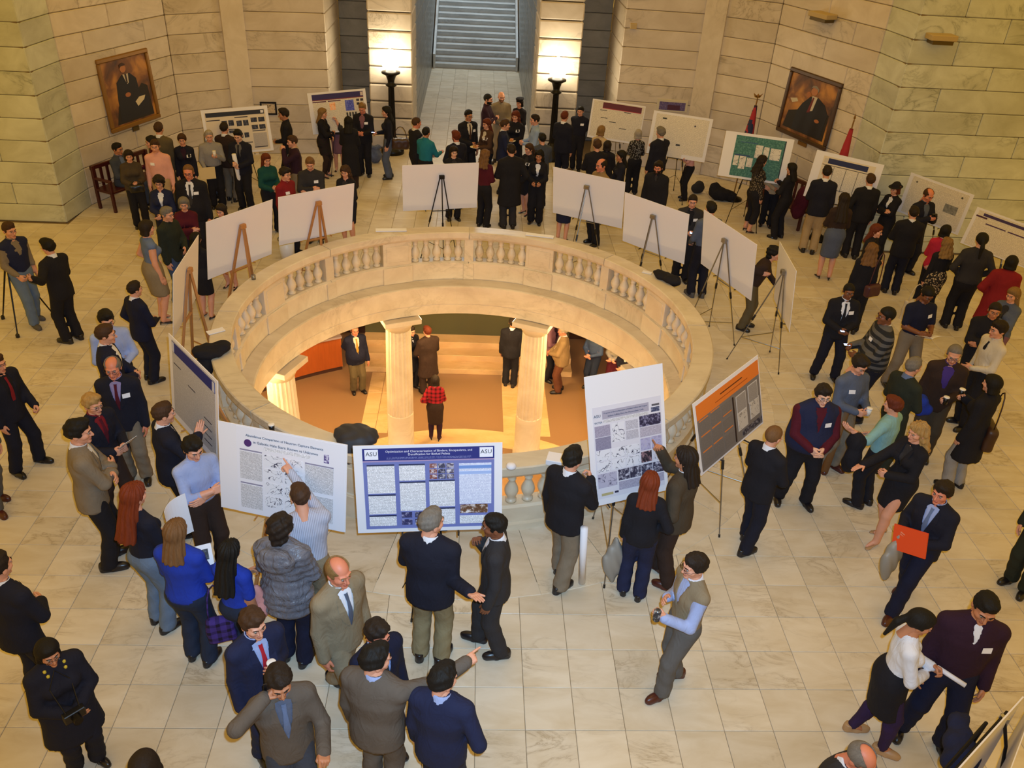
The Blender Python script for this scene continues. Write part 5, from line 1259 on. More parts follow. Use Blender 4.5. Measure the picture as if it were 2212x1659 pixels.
# x, y, floor level, height, facing (0 = towards the near side), look, label
PEOPLE = [
    (-7.503, 6.68, 0.0, 1.75, 75, 'm seat top=jacket:slate shirt=steel bot=trousers:slate hair=short hc=black skin=tanned L=belly R=belly', 'man in a grey suit seated on the red wooden bench, facing right'),
    (-6.478, 6.07, 0.0, 1.7, -60, 'f top=blouse:maroon bot=trousers:blackblue hair=bob hc=black L=down R=front', 'dark-haired person in maroon standing behind the man in the pink shirt'),
    (-6.517, 6.584, 0.0, 1.82, 175, 'm top=jacket:olive bot=trousers:olive hair=short hc=brown L=down R=down', 'man in an olive tan suit with his back turned, under the left portrait'),
    (-6.754, 5.426, 0.0, 1.599, 25, 'f top=blazer:dkolive vn=0 bot=trousers:black hair=bob hc=dark L=front:grip R=belly:grip w=1.0', 'woman in an olive jacket with a brown bob, holding a dark bag before her'),
    (-6.264, 5.594, 0.0, 1.78, 10, 'm top=shirt:salmon bot=trousers:khaki hair=short hc=brown L=down R=down badge=-.05', 'man in a salmon pink shirt and khaki trousers'),
    (-6.011, 6.446, 0.0, 1.66, 12, 'f top=blazer:blackblue shirt=plum bot=trousers:black hair=pony hc=brown badge L=down R=down', 'woman in a black blazer with a white badge, standing left of the man in white'),
    (-5.535, 6.708, 0.0, 1.683, 22, 'm top=shirt:ltgrey bot=trousers:black hair=short hc=ltgrey L=chest:grip R=low:grip w=1.05', 'grey-haired man in a white shirt holding a cup and a manila folder'),
    (-5.712, 7.371, 0.0, 1.8, 85, 'm top=shirt:ltgrey bot=trousers:slate hair=short hc=brown L=belly R=belly', 'brown-haired man in pale grey facing right, nearest the black-headed poster'),
    (-5.333, 7.139, 0.0, 1.72, 168, 'm top=jacket:dkbrown bot=trousers:taupe hair=short hc=dark L=down R=low', 'man in a dark brown jacket and khaki trousers, his back turned, before the black-headed poster'),
    (-4.894, 6.631, 0.0, 1.75, -5, 'm top=jacket:blackblue shirt=grey tie=black bot=trousers:black hair=short hc=black skin=pale hp=22 L=belly:grip R=front:grip', 'young man in a black suit holding a long white poster tube'),
    (-5.1, 3.884, 0.0, 1.86, 5, 'm top=jacket:black shirt=white tie=charcoal bot=trousers:black hair=recede hc=ltbrown skin=ruddy glasses badge L=down R=down w=1.08 fat=.35', 'man in glasses, black suit and grey tie, above the folded-arm woman in maroon'),
    (-5.633, 3.805, 0.0, 1.66, 8, 'f top=blazer:navy shirt=white bot=trousers:blackblue hair=curly hc=dark glasses L=belly R=belly', 'woman in a navy blazer and white blouse with curly dark hair and glasses'),
    (-4.928, 2.881, 0.0, 1.62, 15, 'f top=sweater:maroon bot=trousers:black hair=bob hc=grey L=fold R=foldo', 'woman in a maroon sweater with arms folded and greying hair'),
    (-4.991, 2.135, 0.0, 1.72, 70, 'm top=jacket:dkgreen vn=0 bot=trousers:denim hair=short hc=grey L=belly R=down', 'grey-haired older man in a dark green jacket facing right'),
    (-5.059, 1.37, 0.0, 1.768, 130, 'f top=blouse:steel sl=0 bot=skirt:greige hem=.29 bare hair=bob hc=dark L=hip R=down sc=shoe_black', 'woman in a blue sleeveless top and grey skirt, back turned'),
    (-4.254, 2.757, 0.0, 1.567, -15, 'f top=blazer:black bot=skirt:black bare hair=bob hc=dark L=belly R=belly', 'dark-haired woman whose head shows over the blank board on the second wooden easel'),
    (-4.075, 5.405, 0.0, 1.64, 35, 'f top=sweater:dkteal bot=trousers:black hair=long hc=auburn L=front R=belly', 'woman in a dark teal top with long brown hair'),
    (-3.493, 4.305, 0.0, 1.74, 60, 'm top=shirt:dkred bot=trousers:black hair=full hc=dark badge=-.05 L=down R=down', 'young man in a dark red shirt behind the gap between two blank boards'),
    (-4.232, 8.212, 0.0, 1.8, -80, 'm top=shirt:black bot=trousers:black hair=full hc=dark skin=tanned L=belly R=down', 'tall young man in black standing in profile right of the black-headed poster'),
    (-3.711, 6.432, 0.0, 1.72, -65, 'm top=sweater:plum bot=trousers:taupe hair=short hc=brown collar=beige L=chin R=belly badge=-.05', 'young man in a plum sweater with his hand on his chin'),
    (-3.557, 8.981, 0.0, 1.642, 80, 'f top=jacket:black shirt=black bot=skirt:plum bpat=floral tights=dkbrown hem=.34 hair=long hc=dkblond badge L=belly R=fold', 'blond woman in a black jacket and patterned skirt, side on, left before the red-banded poster'),
    (-3.28, 9.475, 0.0, 1.556, 5, 'f top=blazer:charcoal bot=skirt:mauve bare hem=.3 hair=long hc=dark L=chin R=fold', 'woman in a grey cardigan and mauve skirt with her hand at her mouth'),
    (-2.83, 8.252, 0.0, 1.66, 178, 'f top=longcoat:black bot=trousers:dkbrown hair=long hc=black L=belly R=belly', 'person in a long black coat with back turned, before the red-banded poster'),
    (-2.427, 4.853, 0.0, 1.64, -10, 'f top=blazer:black bot=skirt:blackblue bare hair=wavy hc=brown L=belly R=belly', 'woman with wavy brown hair standing behind the blank board on the third wooden easel'),
    (-2.62, 9.232, 0.0, 1.757, -8, 'm top=jacket:black shirt=mauve bot=trousers:black hair=short hc=dkblond skin=ruddy hp=25 badge L=front R=front', 'man in a black suit looking down at his hands, right side of the red-banded poster'),
    (-2.013, 9.072, 0.0, 1.726, -80, 'f top=shirt:blackblue bot=jeans:bluegrey hair=long hc=black L=down R=front:grip', 'black-haired woman in jeans holding a bright phone beside the left lamp post'),
    (-3.125, 4.995, 0.0, 1.74, 5, 'm top=sweater:charcoal bot=trousers:black hair=short hc=ltbrown hp=22 badge L=fold R=foldo w=1.1', 'man in a charcoal sweater with arms folded behind the third wooden easel board'),
    (-1.294, 7.998, 0.0, 1.78, 125, 'm top=vest:black shirt=offwhite bot=trousers:black hair=crop hc=brown skin=ruddy L=front R=belly', 'man in a black vest over a white shirt, hair cropped'),
    (-1.046, 7.645, 0.0, 1.66, 150, 'm top=shirt:teal bot=trousers:black hair=short hc=black skin=tanned R=wide L=belly', 'black-haired person in a bright teal shirt gesturing'),
    (-0.386, 6.475, 0.0, 1.62, 15, 'f top=blazer:black bot=trousers:black hair=long hc=dark skin=pale L=belly R=belly', 'pale woman with long dark hair just above the board on the black easel'),
    (-0.341, 7.167, 0.0, 1.74, -150, 'm top=jacket:blackblue bot=trousers:black hair=full hc=auburn skin=ruddy beard L=belly R=belly', 'auburn-haired bearded man in a dark suit turned away, left of centre'),
    (-0.122, 8.798, 0.0, 1.8, 30, 'm top=jacket:black shirt=offwhite tie=brown bot=trousers:black hair=short hc=black skin=tanned glasses badge L=down R=belly', 'dark-haired man in a black suit, white shirt and brown tie at the passage mouth'),
    (0.327, 10.396, 0.0, 1.8, 75, 'm top=shirt:plum bot=trousers:black hair=crop hc=black beard L=fold R=foldo', 'man with a dark beard and plum shirt standing at the back of the passage'),
    (0.694, 10.79, 0.0, 1.78, 10, 'm top=sweater:greige bot=trousers:khaki hair=none skin=fair beard hc=ltbrown L=belly R=belly w=1.08', 'bald man in a beige sweater at the back of the passage'),
    (1.188, 10.852, 0.0, 1.62, -30, 'f top=blazer:black bot=trousers:black hair=bob hc=black hat=beret L=belly R=belly', 'woman in a black beret and dark jacket behind the crowd in the passage'),
    (0.346, 8.615, 0.0, 1.66, -50, 'f top=blazer:brown shirt=offwhite bot=trousers:black hair=long hc=auburn badge L=front R=front', 'woman with long auburn hair, a white top and a white badge, holding a plate'),
    (0.709, 8.309, 0.0, 1.74, 95, 'm top=jacket:navy bot=trousers:navy hair=short hc=brown L=belly R=belly', 'person in a navy jacket turned to the woman with reddish hair'),
    (1.023, 9.333, 0.0, 1.68, -15, 'f top=sweater:black bot=trousers:black hair=wavy hc=auburn badge L=front R=front', 'woman with long reddish hair in black holding up a plate of food'),
    (1.483, 8.78, 0.0, 1.76, -80, 'm top=shirt:sky bot=trousers:taupe hair=short hc=dark tie=olive L=front R=front', 'man in a light blue shirt holding food, facing left by the right lamp post'),
    (1.556, 7.408, 0.0, 1.7, -165, 'm top=jacket:slate vn=0 bot=trousers:black hair=short hc=black L=belly R=belly', 'black-haired person in dark grey seen from behind, near the right lamp post'),
    (2.167, 9.085, 0.0, 1.78, 150, 'm top=jacket:blackblue bot=trousers:blackblue hair=short hc=auburn L=belly R=down', 'reddish-haired man in a dark suit with back turned right of the lamp post'),
    (2.698, 10.279, 0.0, 1.628, -20, 'm top=shirt:blackblue bot=trousers:black hair=short hc=black badge L=behind R=behind w=1.1', 'man in dark clothes with a white badge between lamp post and first right wall poster'),
    (0.269, 6.09, 0.0, 1.674, 150, 'f top=blouse:maroon bot=trousers:black hair=wavy hc=ltbrown R=front L=belly', 'woman with long light brown hair and a dark red sleeve by the black easel'),
    (0.824, 6.088, 0.0, 1.816, -165, 'm top=coat:black bot=trousers:charcoal hair=short hc=dark L=belly R=pocket w=1.12', 'large man in a black coat with his back turned, right of the black easel board'),
    (1.257, 6.966, 0.0, 1.602, -50, 'f top=blazer:black bot=skirt:black bare hair=pony hc=brown badge L=belly R=belly', 'brown-haired woman with a white badge, half hidden by the large man in the coat'),
    (1.428, 6.418, 0.0, 1.632, -10, 'f top=blazer:black shirt=white bot=trousers:black hair=wavy hc=black skin=tanned leg=1.15 L=belly:grip R=belly:grip', 'woman with curly black hair in a black trouser suit and white blouse, facing out'),
    (1.941, 5.463, 0.0, 1.524, 160, 'f top=blazer:blackblue bot=skirt:navy bare hem=.27 hair=bob hc=brown lean=12 L=belly R=belly', 'woman in a navy skirt whose bare legs show under the first metal easel board'),
    (2.975, 8.378, 0.0, 1.66, 150, 'f top=blazer:beige vn=0 bot=trousers:taupe hair=bob hc=dkblond L=belly R=belly', 'woman with short blond hair in a beige jacket reading the first right wall poster'),
    (2.723, 6.939, 0.0, 1.74, -175, 'm top=sweater:black bot=trousers:black hair=full hc=brown L=belly R=belly w=1.1', 'brown-haired person in black seen from behind, left of the balding man'),
    (3.008, 7.392, 0.0, 1.6, 165, 'f top=coat:black bot=trousers:black hair=bob hc=dark L=belly R=belly', 'dark-haired person in a black coat seen from behind, beside the brown-haired person in black'),
    (3.89, 8.541, 0.0, 1.564, 178, 'f top=blouse:ltgrey pat=floral bot=trousers:black hair=bob hc=ltgrey L=belly R=belly', 'woman with short grey hair in a black and white patterned jacket, back turned'),
    (2.63, 5.348, 0.0, 1.825, -60, 'm top=shirt:tan bot=trousers:black hair=bald hc=dark skin=ruddy L=belly R=belly', 'balding man in a tan shirt looking over the first metal easel board'),
    (3.228, 6.567, 0.0, 1.64, -85, 'f top=sweater:blackblue bot=trousers:black hair=long hc=black skin=tanned L=belly R=belly', 'woman with long black hair in profile facing left, in dark clothes'),
    (4.306, 7.939, 0.0, 1.8, -150, 'm top=jacket:blackblue bot=trousers:black hair=full hc=grey R=chest L=down w=1.08', 'grey-haired man in a dark suit seen from behind with one hand raised'),
    (5.174, 8.32, 0.0, 1.52, -85, 'f top=sweater:salmon bot=trousers:black hair=long hc=black L=fold R=foldo', 'woman in a pink sweater with long black hair by the second right wall poster'),
    (3.815, 5.556, 0.0, 1.76, -25, 'm top=coat:black shirt=charcoal bot=trousers:black hair=full hc=dark skin=ruddy beard L=down R=down', 'man with a beard in an open black coat behind the second metal easel board'),
    (4.126, 3.702, 0.0, 1.729, -10, 'm top=jacket:charcoal shirt=black bot=trousers:black hair=crop hc=dark badge L=front:grip R=low', 'man in charcoal jacket and black shirt with a badge, between two blank boards'),
    (4.3, 2.981, 0.0, 1.839, -170, 'm top=shirt:bluegrey bot=trousers:blackblue hair=short hc=black L=low R=low sc=shoe_grey', 'person in a grey blue shirt and dark trousers stooping behind the third metal easel board'),
    (6.181, 6.373, 0.0, 1.704, 110, 'f top=blouse:taupe pat=floral bot=capri:black bare hair=wavy hc=dark heel L=belly R=down', 'woman in a patterned blouse with long curly dark hair, before the green poster'),
    (6.714, 6.755, 0.0, 1.596, -15, 'f top=blazer:beige shirt=bluegrey bot=trousers:black hair=bun hc=brown skin=tanned L=chest R=belly', 'woman in a beige jacket facing out from the green poster'),
    (6.782, 6.051, 0.0, 1.664, -140, 'f top=sweater:black bot=trousers:black hair=long hc=black R=chest L=belly', 'woman in black with long black hair turned away, right of the green poster'),
    (7.21, 5.296, 0.0, 1.864, 165, 'm top=jacket:blackblue bot=trousers:khaki hair=short hc=dark L=front R=down', 'man in a dark blazer and khaki trousers facing the blue-headed wall poster'),
    (7.1, 3.969, 0.0, 1.759, 170, 'f top=blazer:dkbrown bot=skirt:bluegrey bare hem=.27 hair=verylong hc=dark L=belly R=belly', 'woman with very long brown hair and a grey blue skirt, back turned'),
    (8.057, 5.099, 0.0, 1.794, 170, 'm top=jacket:black bot=trousers:black hair=short hc=brown L=pocket R=down', 'man in a black suit with his back turned, right before the blue-headed wall poster'),
    (8.6, 5.038, 0.0, 1.66, -65, 'f top=blazer:black shirt=white bot=trousers:black hair=bob hc=auburn hat=brim L=fold R=foldo', 'woman in a black brimmed hat and black jacket with arms folded'),
    (8.92, 4.425, 0.0, 1.78, 15, 'm top=jacket:blackblue shirt=bluegrey bot=trousers:black hair=bald hc=brown skin=ruddy hp=22 L=chest R=chest', 'balding man in a dark suit holding a small camera in both hands'),
    (8.22, 3.419, 0.0, 1.741, 165, 'm top=jacket:black bot=trousers:blackblue hair=short hc=dark L=belly R=belly w=1.08', 'man in a black suit with back turned, below the woman in the hat'),
    (7.202, 2.689, 0.0, 1.66, 50, 'f top=coat:black bot=trousers:black hair=long hc=auburn L=down R=belly', 'auburn-haired woman in a black coat facing right'),
    (6.768, 1.747, 0.0, 1.66, 160, 'f top=sweater:black bot=trousers:black hair=wavy hc=ltbrown L=down R=down', 'woman with long curly brown hair seen from behind, a maroon purse at her hip'),
    (8.368, 2.308, 0.0, 1.586, 178, 'f top=blouse:black bot=skirt:beige bpat=floral tights=black hair=wavy hc=dkblond L=down R=belly hem=.33', 'curly blond woman in black with a patterned skirt and a pale tote bag'),
    (8.545, 2.793, 0.0, 1.64, 140, 'f top=blazer:crimson vn=0 bot=trousers:black hair=bob hc=black L=belly R=belly', 'woman in a bright pink red jacket between the wall posters'),
    (8.769, 2.011, 0.0, 1.808, 165, 'f top=sweater:charcoal bot=trousers:black hair=pony hc=black L=hip R=hip w=1.2', 'person in a grey sweater with a black ponytail, hands on hips, back turned'),
    (8.943, 1.321, 0.0, 1.7, 150, 'f top=coat:dkred vn=0 bot=trousers:black hair=bob hc=black L=hip R=belly w=1.1', 'woman in a long red coat at the right edge'),
    (8.383, 0.198, 0.0, 1.66, -60, 'f top=blazer:bluegrey bot=trousers:mauve hair=long hc=dkblond L=chest R=chest', 'blond person raising a camera at the right edge'),
    (7.706, -0.46, 0.0, 1.72, -25, 'm top=jacket:black vn=0 bot=trousers:black hair=crop hc=dark skin=tanned L=fold R=foldo', 'man with cropped hair in a black jacket with arms folded, near the right edge'),
    (4.868, 1.771, 0.0, 1.62, 65, 'm top=sweater:dkbrown bot=trousers:olive hair=curly hc=black lean=22 L=belly R=0.025,-0.013,-0.056:relax', 'curly-haired man bending forward behind the third metal easel board'),
    (5.766, 0.153, 0.0, 1.663, -8, 'm top=jacket:black shirt=white tie=black bot=trousers:blackblue hair=crop hc=black skin=brown badge st=wide L=belly:grip R=belly', 'man in a dark jacket and tie with a lit phone and white badge, feet apart'),
    (5.849, -1.024, 0.0, 1.859, -95, 'm top=sweater:grey pat=stripes bot=jeans:blackblue hair=crop hc=black skin=brown collar=offwhite R=front:grip L=belly badge=.03 w=1.1 fat=.4', 'man in a grey striped sweater looking at a lit phone'),
    (6.878, -0.014, 0.0, 1.74, 5, 'm top=tee:darknavy bot=trousers:taupe hair=crop hc=black skin=brown hp=30 st=wide badge L=front R=front', 'man in a navy polo shirt reading an open booklet'),
    (4.973, -2.209, 0.0, 1.77, 18, 'm top=sweater:bluegrey bot=trousers:taupe hair=full hc=dark hp=25 badge=-.05 L=front:grip R=front:grip sc=shoe_brown', 'young man in a blue grey sweater looking down at a cup'),
    (4.254, -2.95, 0.0, 1.776, -3, 'm top=vest:navy shirt=maroon collar=steel bot=trousers:black hair=full hc=dark skin=pale glasses badge fat=1.0 w=1.2 st=wide L=belly R=belly', 'large man in a navy and maroon sweater with glasses and a white badge'),
    (5.679, -2.211, 0.0, 1.74, 110, 'm top=sweater:dkgreen bot=trousers:dkgreen hair=short hc=grey collar=steel L=low R=belly', 'grey-haired man in a dark green sweater carrying a blue jacket'),
    (6.383, -1.887, 0.0, 1.78, -25, 'm top=jacket:dkbrown shirt=purple bot=trousers:dkolive hair=recede hc=grey glasses hp=20 L=front:grip R=down', 'man in a brown blazer and purple shirt holding a cup'),
    (7.413, -1.146, 0.0, 1.76, -85, 'm top=shirt:offwhite bot=trousers:black hair=full hc=dark tie=black L=belly R=down', 'man in a pale cream shirt facing left near the right edge'),
    (5.166, -2.997, 0.0, 1.638, -140, 'm top=sweater:ltteal sl=.6 bot=trousers:black hair=full hc=auburn L=0.231,0.119,-0.004:relax R=belly', 'person in a light teal sweater reaching out, a black coat over the arm'),
    (5.145, -3.648, 0.0, 1.737, -75, 'f top=blazer:black bot=skirt:black bare hem=.33 flare=.095 hair=wavy hc=blond R=0.013,0.274,-0.148:open L=front st=step sc=shoe_tan', 'blond woman in a black skirt suit and tan heels, facing left'),
    (6.566, -2.597, 0.0, 1.732, -150, 'f top=coat:black bot=trousers:ltgrey hair=bob hc=black R=chest:grip L=down', 'person in a long black coat and grey trousers holding a cup, back turned'),
    (4.921, -4.69, 0.0, 1.735, -55, 'm top=jacket:blackblue shirt=ltblue tie=steel bot=trousers:darknavy hair=full hc=dark skin=ruddy st=walk R=-0.008,0.128,-0.169:grip L=belly:grip sc=shoe_brown', 'man in a dark suit striding with a bright orange folder'),
    (6.455, -4.415, 0.0, 1.744, -60, 'm top=jacket:dkgreen bot=trousers:dkgreen hair=short hc=brown L=down R=down', 'person mostly outside the right edge, one dark trouser leg in view'),
    (3.856, -6.419, 0.0, 1.729, 75, 'f top=blouse:white bot=skirt:black tights=violet hem=.3 flare=.11 hair=pony hc=black skin=tanned hp=20 st=step2 L=front:grip R=belly:grip shoe=plain sc=shoe_tan', 'woman in a white blouse, black skirt and purple tights with a long black ponytail'),
    (4.41, -6.377, 0.0, 1.913, -18, 'm top=sweater:plum vn=.1 shirt=white bot=trousers:darknavy hair=short hc=black skin=tanned hp=20 badge st=wide L=down R=down w=1.1', 'man in a plum V-neck sweater with a white badge, looking down'),
    (2.812, -7.525, 0.0, 1.72, 35, 'm top=jacket:charcoal shirt=white bot=trousers:black hair=bald hc=grey skin=ruddy lean=14 hp=25 glasses L=belly R=belly', 'balding grey-haired man in a dark jacket at the bottom edge'),
    (1.123, -4.423, 0.0, 1.825, 140, 'm top=jacket:black bot=trousers:taupe hair=full hc=black st=step L=down R=chest leg=1.1 w=1.05', 'black-haired man in a black jacket and tan trousers viewing the tall poster'),
    (2.342, -4.378, 0.0, 1.827, -130, 'm top=jacket:dkolive bot=trousers:dkbrown hair=long hc=dark skin=tanned st=step2 R=-0.036,0.202,0.069:point L=pocket sc=shoe_brown', 'long-haired man in a brown suit pointing at the tall poster'),
    (1.918, -4.618, 0.0, 1.679, 165, 'f top=blazer:black vn=0 bot=jeans:navy hair=long hc=red L=down:grip R=hip', 'red-haired woman in a black leather jacket and blue jeans'),
    (3.401, -3.81, 0.0, 1.735, 125, 'm top=jacket:black bot=trousers:blackblue hair=crop hc=ltbrown st=step L=belly R=belly', 'man in a black suit with cropped hair, facing the large man with the badge'),
    (2.135, -5.823, 0.0, 1.759, -75, 'm top=vest:greige shirt=ltblue collar=white bot=trousers:grey hair=full hc=dark skin=fair glasses st=step sc=shoe_brown L=-0.007,0.191,-0.097:grip R=-0.055,0.109,-0.107:relax', 'man in a beige sweater vest and pale blue shirt opening a can'),
    (-0.245, -5.511, 0.0, 1.91, 165, 'm top=jacket:blackblue bot=trousers:dkkhaki hair=short hc=grey hy=-35 st=even R=0.121,-0.110,-0.132:open L=belly w=1.1 sc=shoe_black', 'grey-haired man in a black blazer and khaki trousers, one hand held out'),
    (0.371, -5.375, 0.0, 1.777, -95, 'm top=jacket:charcoal bot=trousers:charcoal hair=short hc=black skin=brown st=step2 L=down R=-0.040,0.095,-0.036:grip', 'man in a charcoal suit with a raised fist, facing left'),
    (-1.003, -6.041, 0.0, 1.86, 48, 'm top=jacket:greige shirt=white tie=bluegrey bot=trousers:greige hair=bald hc=dkblond skin=ruddy st=walk2 L=down R=down w=1.05', 'bald man in a tan suit walking toward the right'),
    (-1.598, -6.535, 0.0, 1.78, 42, 'm top=jacket:navy shirt=ltblue tie=red bot=trousers:navy hair=full hc=brown skin=fair L=-0.068,0.096,-0.098:grip R=down', 'young man in a navy suit and red tie holding a white cup'),
    (-1.273, -7.085, 0.0, 1.8, 22, 'm top=jacket:suitgrey shirt=bluegrey tie=steel bot=trousers:slate hair=full hc=dark skin=tanned hp=18 R=ear:grip L=wide:point', 'man in a charcoal suit talking on a mobile phone'),
    (-0.622, -6.581, 0.0, 1.72, 42, 'm top=jacket:darknavy shirt=ltblue tie=charcoal bot=trousers:navy hair=full hc=dark skin=ruddy L=down R=down', 'man in a dark navy suit and striped tie behind the man who points'),
    (-0.59, -6.96, 0.0, 1.82, 160, 'm top=jacket:suitgrey bot=trousers:suitgrey hair=full hc=black skin=fair hy=-40 R=0.205,0.235,0.005:point L=down shirt=white collar=ltblue w=1.14', 'man in a brown grey suit with his arm out, pointing right'),
    (-0.076, -7.106, 0.0, 1.78, 162, 'm top=jacket:navy bot=trousers:navy hair=full hc=black hy=-30 R=hip L=down w=1.06 collar=ltblue', 'black-haired man in a blue suit seen from behind at the bottom'),
    (-1.575, -5.543, 0.0, 1.834, 168, 'f top=puffer:silver pat=quilt bot=trousers:darknavy hair=curly hc=dark L=belly R=belly w=1.1', 'curly-haired woman in a shiny grey quilted jacket'),
    (-1.441, -5.154, 0.0, 1.8, -160, 'm top=shirt:paleblue pat=pin bot=trousers:greige hair=short hc=brown hp=20 lean=10 R=-0.118,0.259,0.129:point L=belly w=1.05', 'brown-haired man in a pinstriped shirt pointing at the neutron poster'),
    (-2.022, -5.643, 0.0, 1.62, 160, 'f top=tee:royal bot=jeans:dkdenim hair=verylong hc=black skin=tanned L=front R=down', 'woman in a royal blue T-shirt with very long black hair'),
    (-2.497, -5.548, 0.0, 1.758, 170, 'f top=sweater:royal bot=jeans:dkdenim hair=long hc=ltbrown R=front L=front:grip w=1.1', 'woman in a bright blue sweater with long light brown hair'),
    (-3.009, -5.12, 0.0, 1.82, 150, 'f top=tee:blackblue bot=jeans:ltdenim hair=verylong hc=red L=belly R=front', 'red-haired woman in a black T-shirt with white lettering on the back'),
    (-2.725, -4.246, 0.0, 1.76, 42, 'm top=shirt:ltblue sl=.75 bot=trousers:dkbrown hair=full hc=black hp=20 L=fold R=foldo', 'young man in a light blue shirt with arms crossed beside the neutron poster'),
    (-3.201, -3.717, 0.0, 1.78, 125, 'm top=jacket:blackblue bot=trousers:black hair=short hc=brown L=belly R=0.036,0.155,0.002:open', 'man in a black suit gesturing at the blue-headed poster'),
    (-3.851, -4.244, 0.0, 1.911, 115, 'm top=jacket:taupe bot=trousers:black hair=full hc=black skin=fair L=fold R=fold hy=-10', 'man in a grey blazer and black trousers, back half turned'),
    (-4.059, -3.412, 0.0, 1.691, 62, 'm top=jacket:blackblue shirt=dkred tie=maroon bot=trousers:dkbrown hair=full hc=blond glasses L=front:grip R=front:grip st=step sc=shoe_brown', 'blond man in glasses and a red shirt under a dark blazer, holding papers'),
    (-4.047, -2.743, 0.0, 1.765, 10, 'm top=jacket:blackblue shirt=lilac tie=maroon bot=trousers:taupe hair=bald hc=grey skin=ruddy glasses badge L=down R=down', 'bald man in glasses, dark blazer and dark red tie'),
    (-4.412, -2.071, 0.0, 1.8, 110, 'm top=jacket:darknavy bot=trousers:darknavy hair=short hc=brown L=belly R=belly w=1.06', 'man in a navy suit with back turned, facing the man in white'),
    (-4.563, -1.589, 0.0, 1.76, 35, 'm top=shirt:ltblue bot=trousers:black hair=full hc=black glasses hp=15 L=belly R=belly', 'dark-haired man in glasses and a white shirt'),
    (-4.643, -0.46, 0.0, 1.6, 140, 'm top=jacket:darknavy bot=trousers:blackblue hair=short hc=dark L=pocket R=belly', 'man in a navy suit with back turned and elbow out, behind the man in white'),
    (-6.22, 0.656, 0.0, 1.714, -115, 'm top=jacket:black bot=trousers:black hair=full hc=black R=belly L=0.237,-0.130,0.002:relax shirt=white collar=white', 'man in a black suit turned toward the man in jeans, one hand out'),
    (-7.073, 1.21, 0.0, 1.74, 60, 'm top=vest:navy shirt=taupe bot=jeans:ltdenim hair=short hc=brown st=step2 L=down R=low sc=shoe_grey', 'man in jeans and a navy vest beside a tripod at the left edge'),
    (-5.481, -2.584, 0.0, 1.666, 70, 'm top=jacket:blackblue shirt=black tie=dkred bot=trousers:blackblue hair=short hc=brown st=wide L=low R=down', 'man in a dark suit with a red tie, his head outside the left edge'),
    (-5.531, -3.319, 0.0, 1.715, 65, 'm top=jacket:grey bot=trousers:grey hair=short hc=grey st=step2 L=down R=down sc=shoe_brown', 'person outside the left edge, one grey trouser leg and brown shoe in view'),
    (-3.798, -6.034, 0.0, 1.8, 160, 'm top=jacket:blackblue bot=trousers:blackblue hair=short hc=dark L=down R=belly', 'man in a dark suit cut by the left edge, above the woman with the camera'),
    (-3.157, -6.679, 0.0, 1.566, 45, 'f top=coat:blackblue vn=0 bot=trousers:blackblue hair=bob hc=black skin=tanned glasses L=belly:grip R=belly w=1.15', 'woman in a long dark coat with a camera and yellow beads'),
    (-2.028, -7.743, 0.0, 1.72, 10, 'f top=blazer:black bot=trousers:black hair=bob hc=dark L=down R=down', 'person at the bottom edge of whom only the dark hair shows'),
    (-4.37, 1.546, 0.0, 1.52, 165, 'f top=blouse:black bot=skirt:black bare hem=.3 hair=long hc=black L=belly R=belly', 'woman in a black dress and pumps between the first two wooden easels'),
    (-2.547, 5.56, -4.0, 1.78, 25, 'm top=jacket:darknavy shirt=offwhite tie=gold bot=trousers:olive hair=recede hc=brown skin=ruddy L=down R=behind fat=.4', 'man in a navy blazer on the lower floor beside the curved wooden desk'),
    (-1.3, 5.761, -4.0, 1.68, 40, 'f top=coat:black shirt=white bot=trousers:black hair=short hc=dark L=front R=front', 'person in black with a white scarf on the lower floor, right of the left column'),
    (-0.891, 5.537, -4.0, 1.78, -150, 'm top=coat:dkbrown vn=0 bot=trousers:dkbrown hair=short hc=auburn L=belly R=belly w=1.1', 'man in a dark brown overcoat on the lower floor, back turned'),
    (-0.639, 3.689, -4.0, 1.62, 178, 'f top=blazer:red pat=plaid vn=0 bot=skirt:dkbrown hem=.27 tights=plum hair=bob hc=dark L=hip R=belly', 'woman in a red plaid jacket seen from behind on the lower floor'),
    (1.041, 5.978, -4.0, 1.84, 170, 'm top=jacket:black bot=trousers:black hair=short hc=dark skin=tanned L=down R=down w=1.05', 'man in a black suit seen from behind on the lower floor before the steps'),
    (2.233, 5.785, -4.0, 1.78, -95, 'm top=jacket:tan bot=trousers:rust hair=short hc=ltgrey skin=ruddy L=belly R=belly fat=.5', 'man in a tan jacket and rust trousers on the lower floor'),
    (2.009, 6.301, -4.0, 1.76, 60, 'm top=jacket:mauve shirt=plum bot=trousers:black hair=short hc=dark L=low R=belly', 'person in mauve with a white umbrella, behind the right column on the lower floor'),
    (3.016, 5.968, -4.0, 1.7, -40, 'm top=shirt:denim bot=jeans:dkdenim hair=short hc=dark L=belly R=belly', 'person in a denim shirt in the dim crowd on the lower floor'),
    (3.512, 5.846, -4.0, 1.68, -30, 'f top=blouse:ltgrey bot=trousers:maroon hair=long hc=dark L=belly R=belly', 'person in a pale top in the dim crowd on the lower floor'),
    (3.73, 5.388, -4.0, 1.7, -50, 'm top=jacket:blackblue bot=trousers:black hair=short hc=dark L=belly R=belly', 'person in dark clothes in the dim crowd, nearest the lower right column'),
]

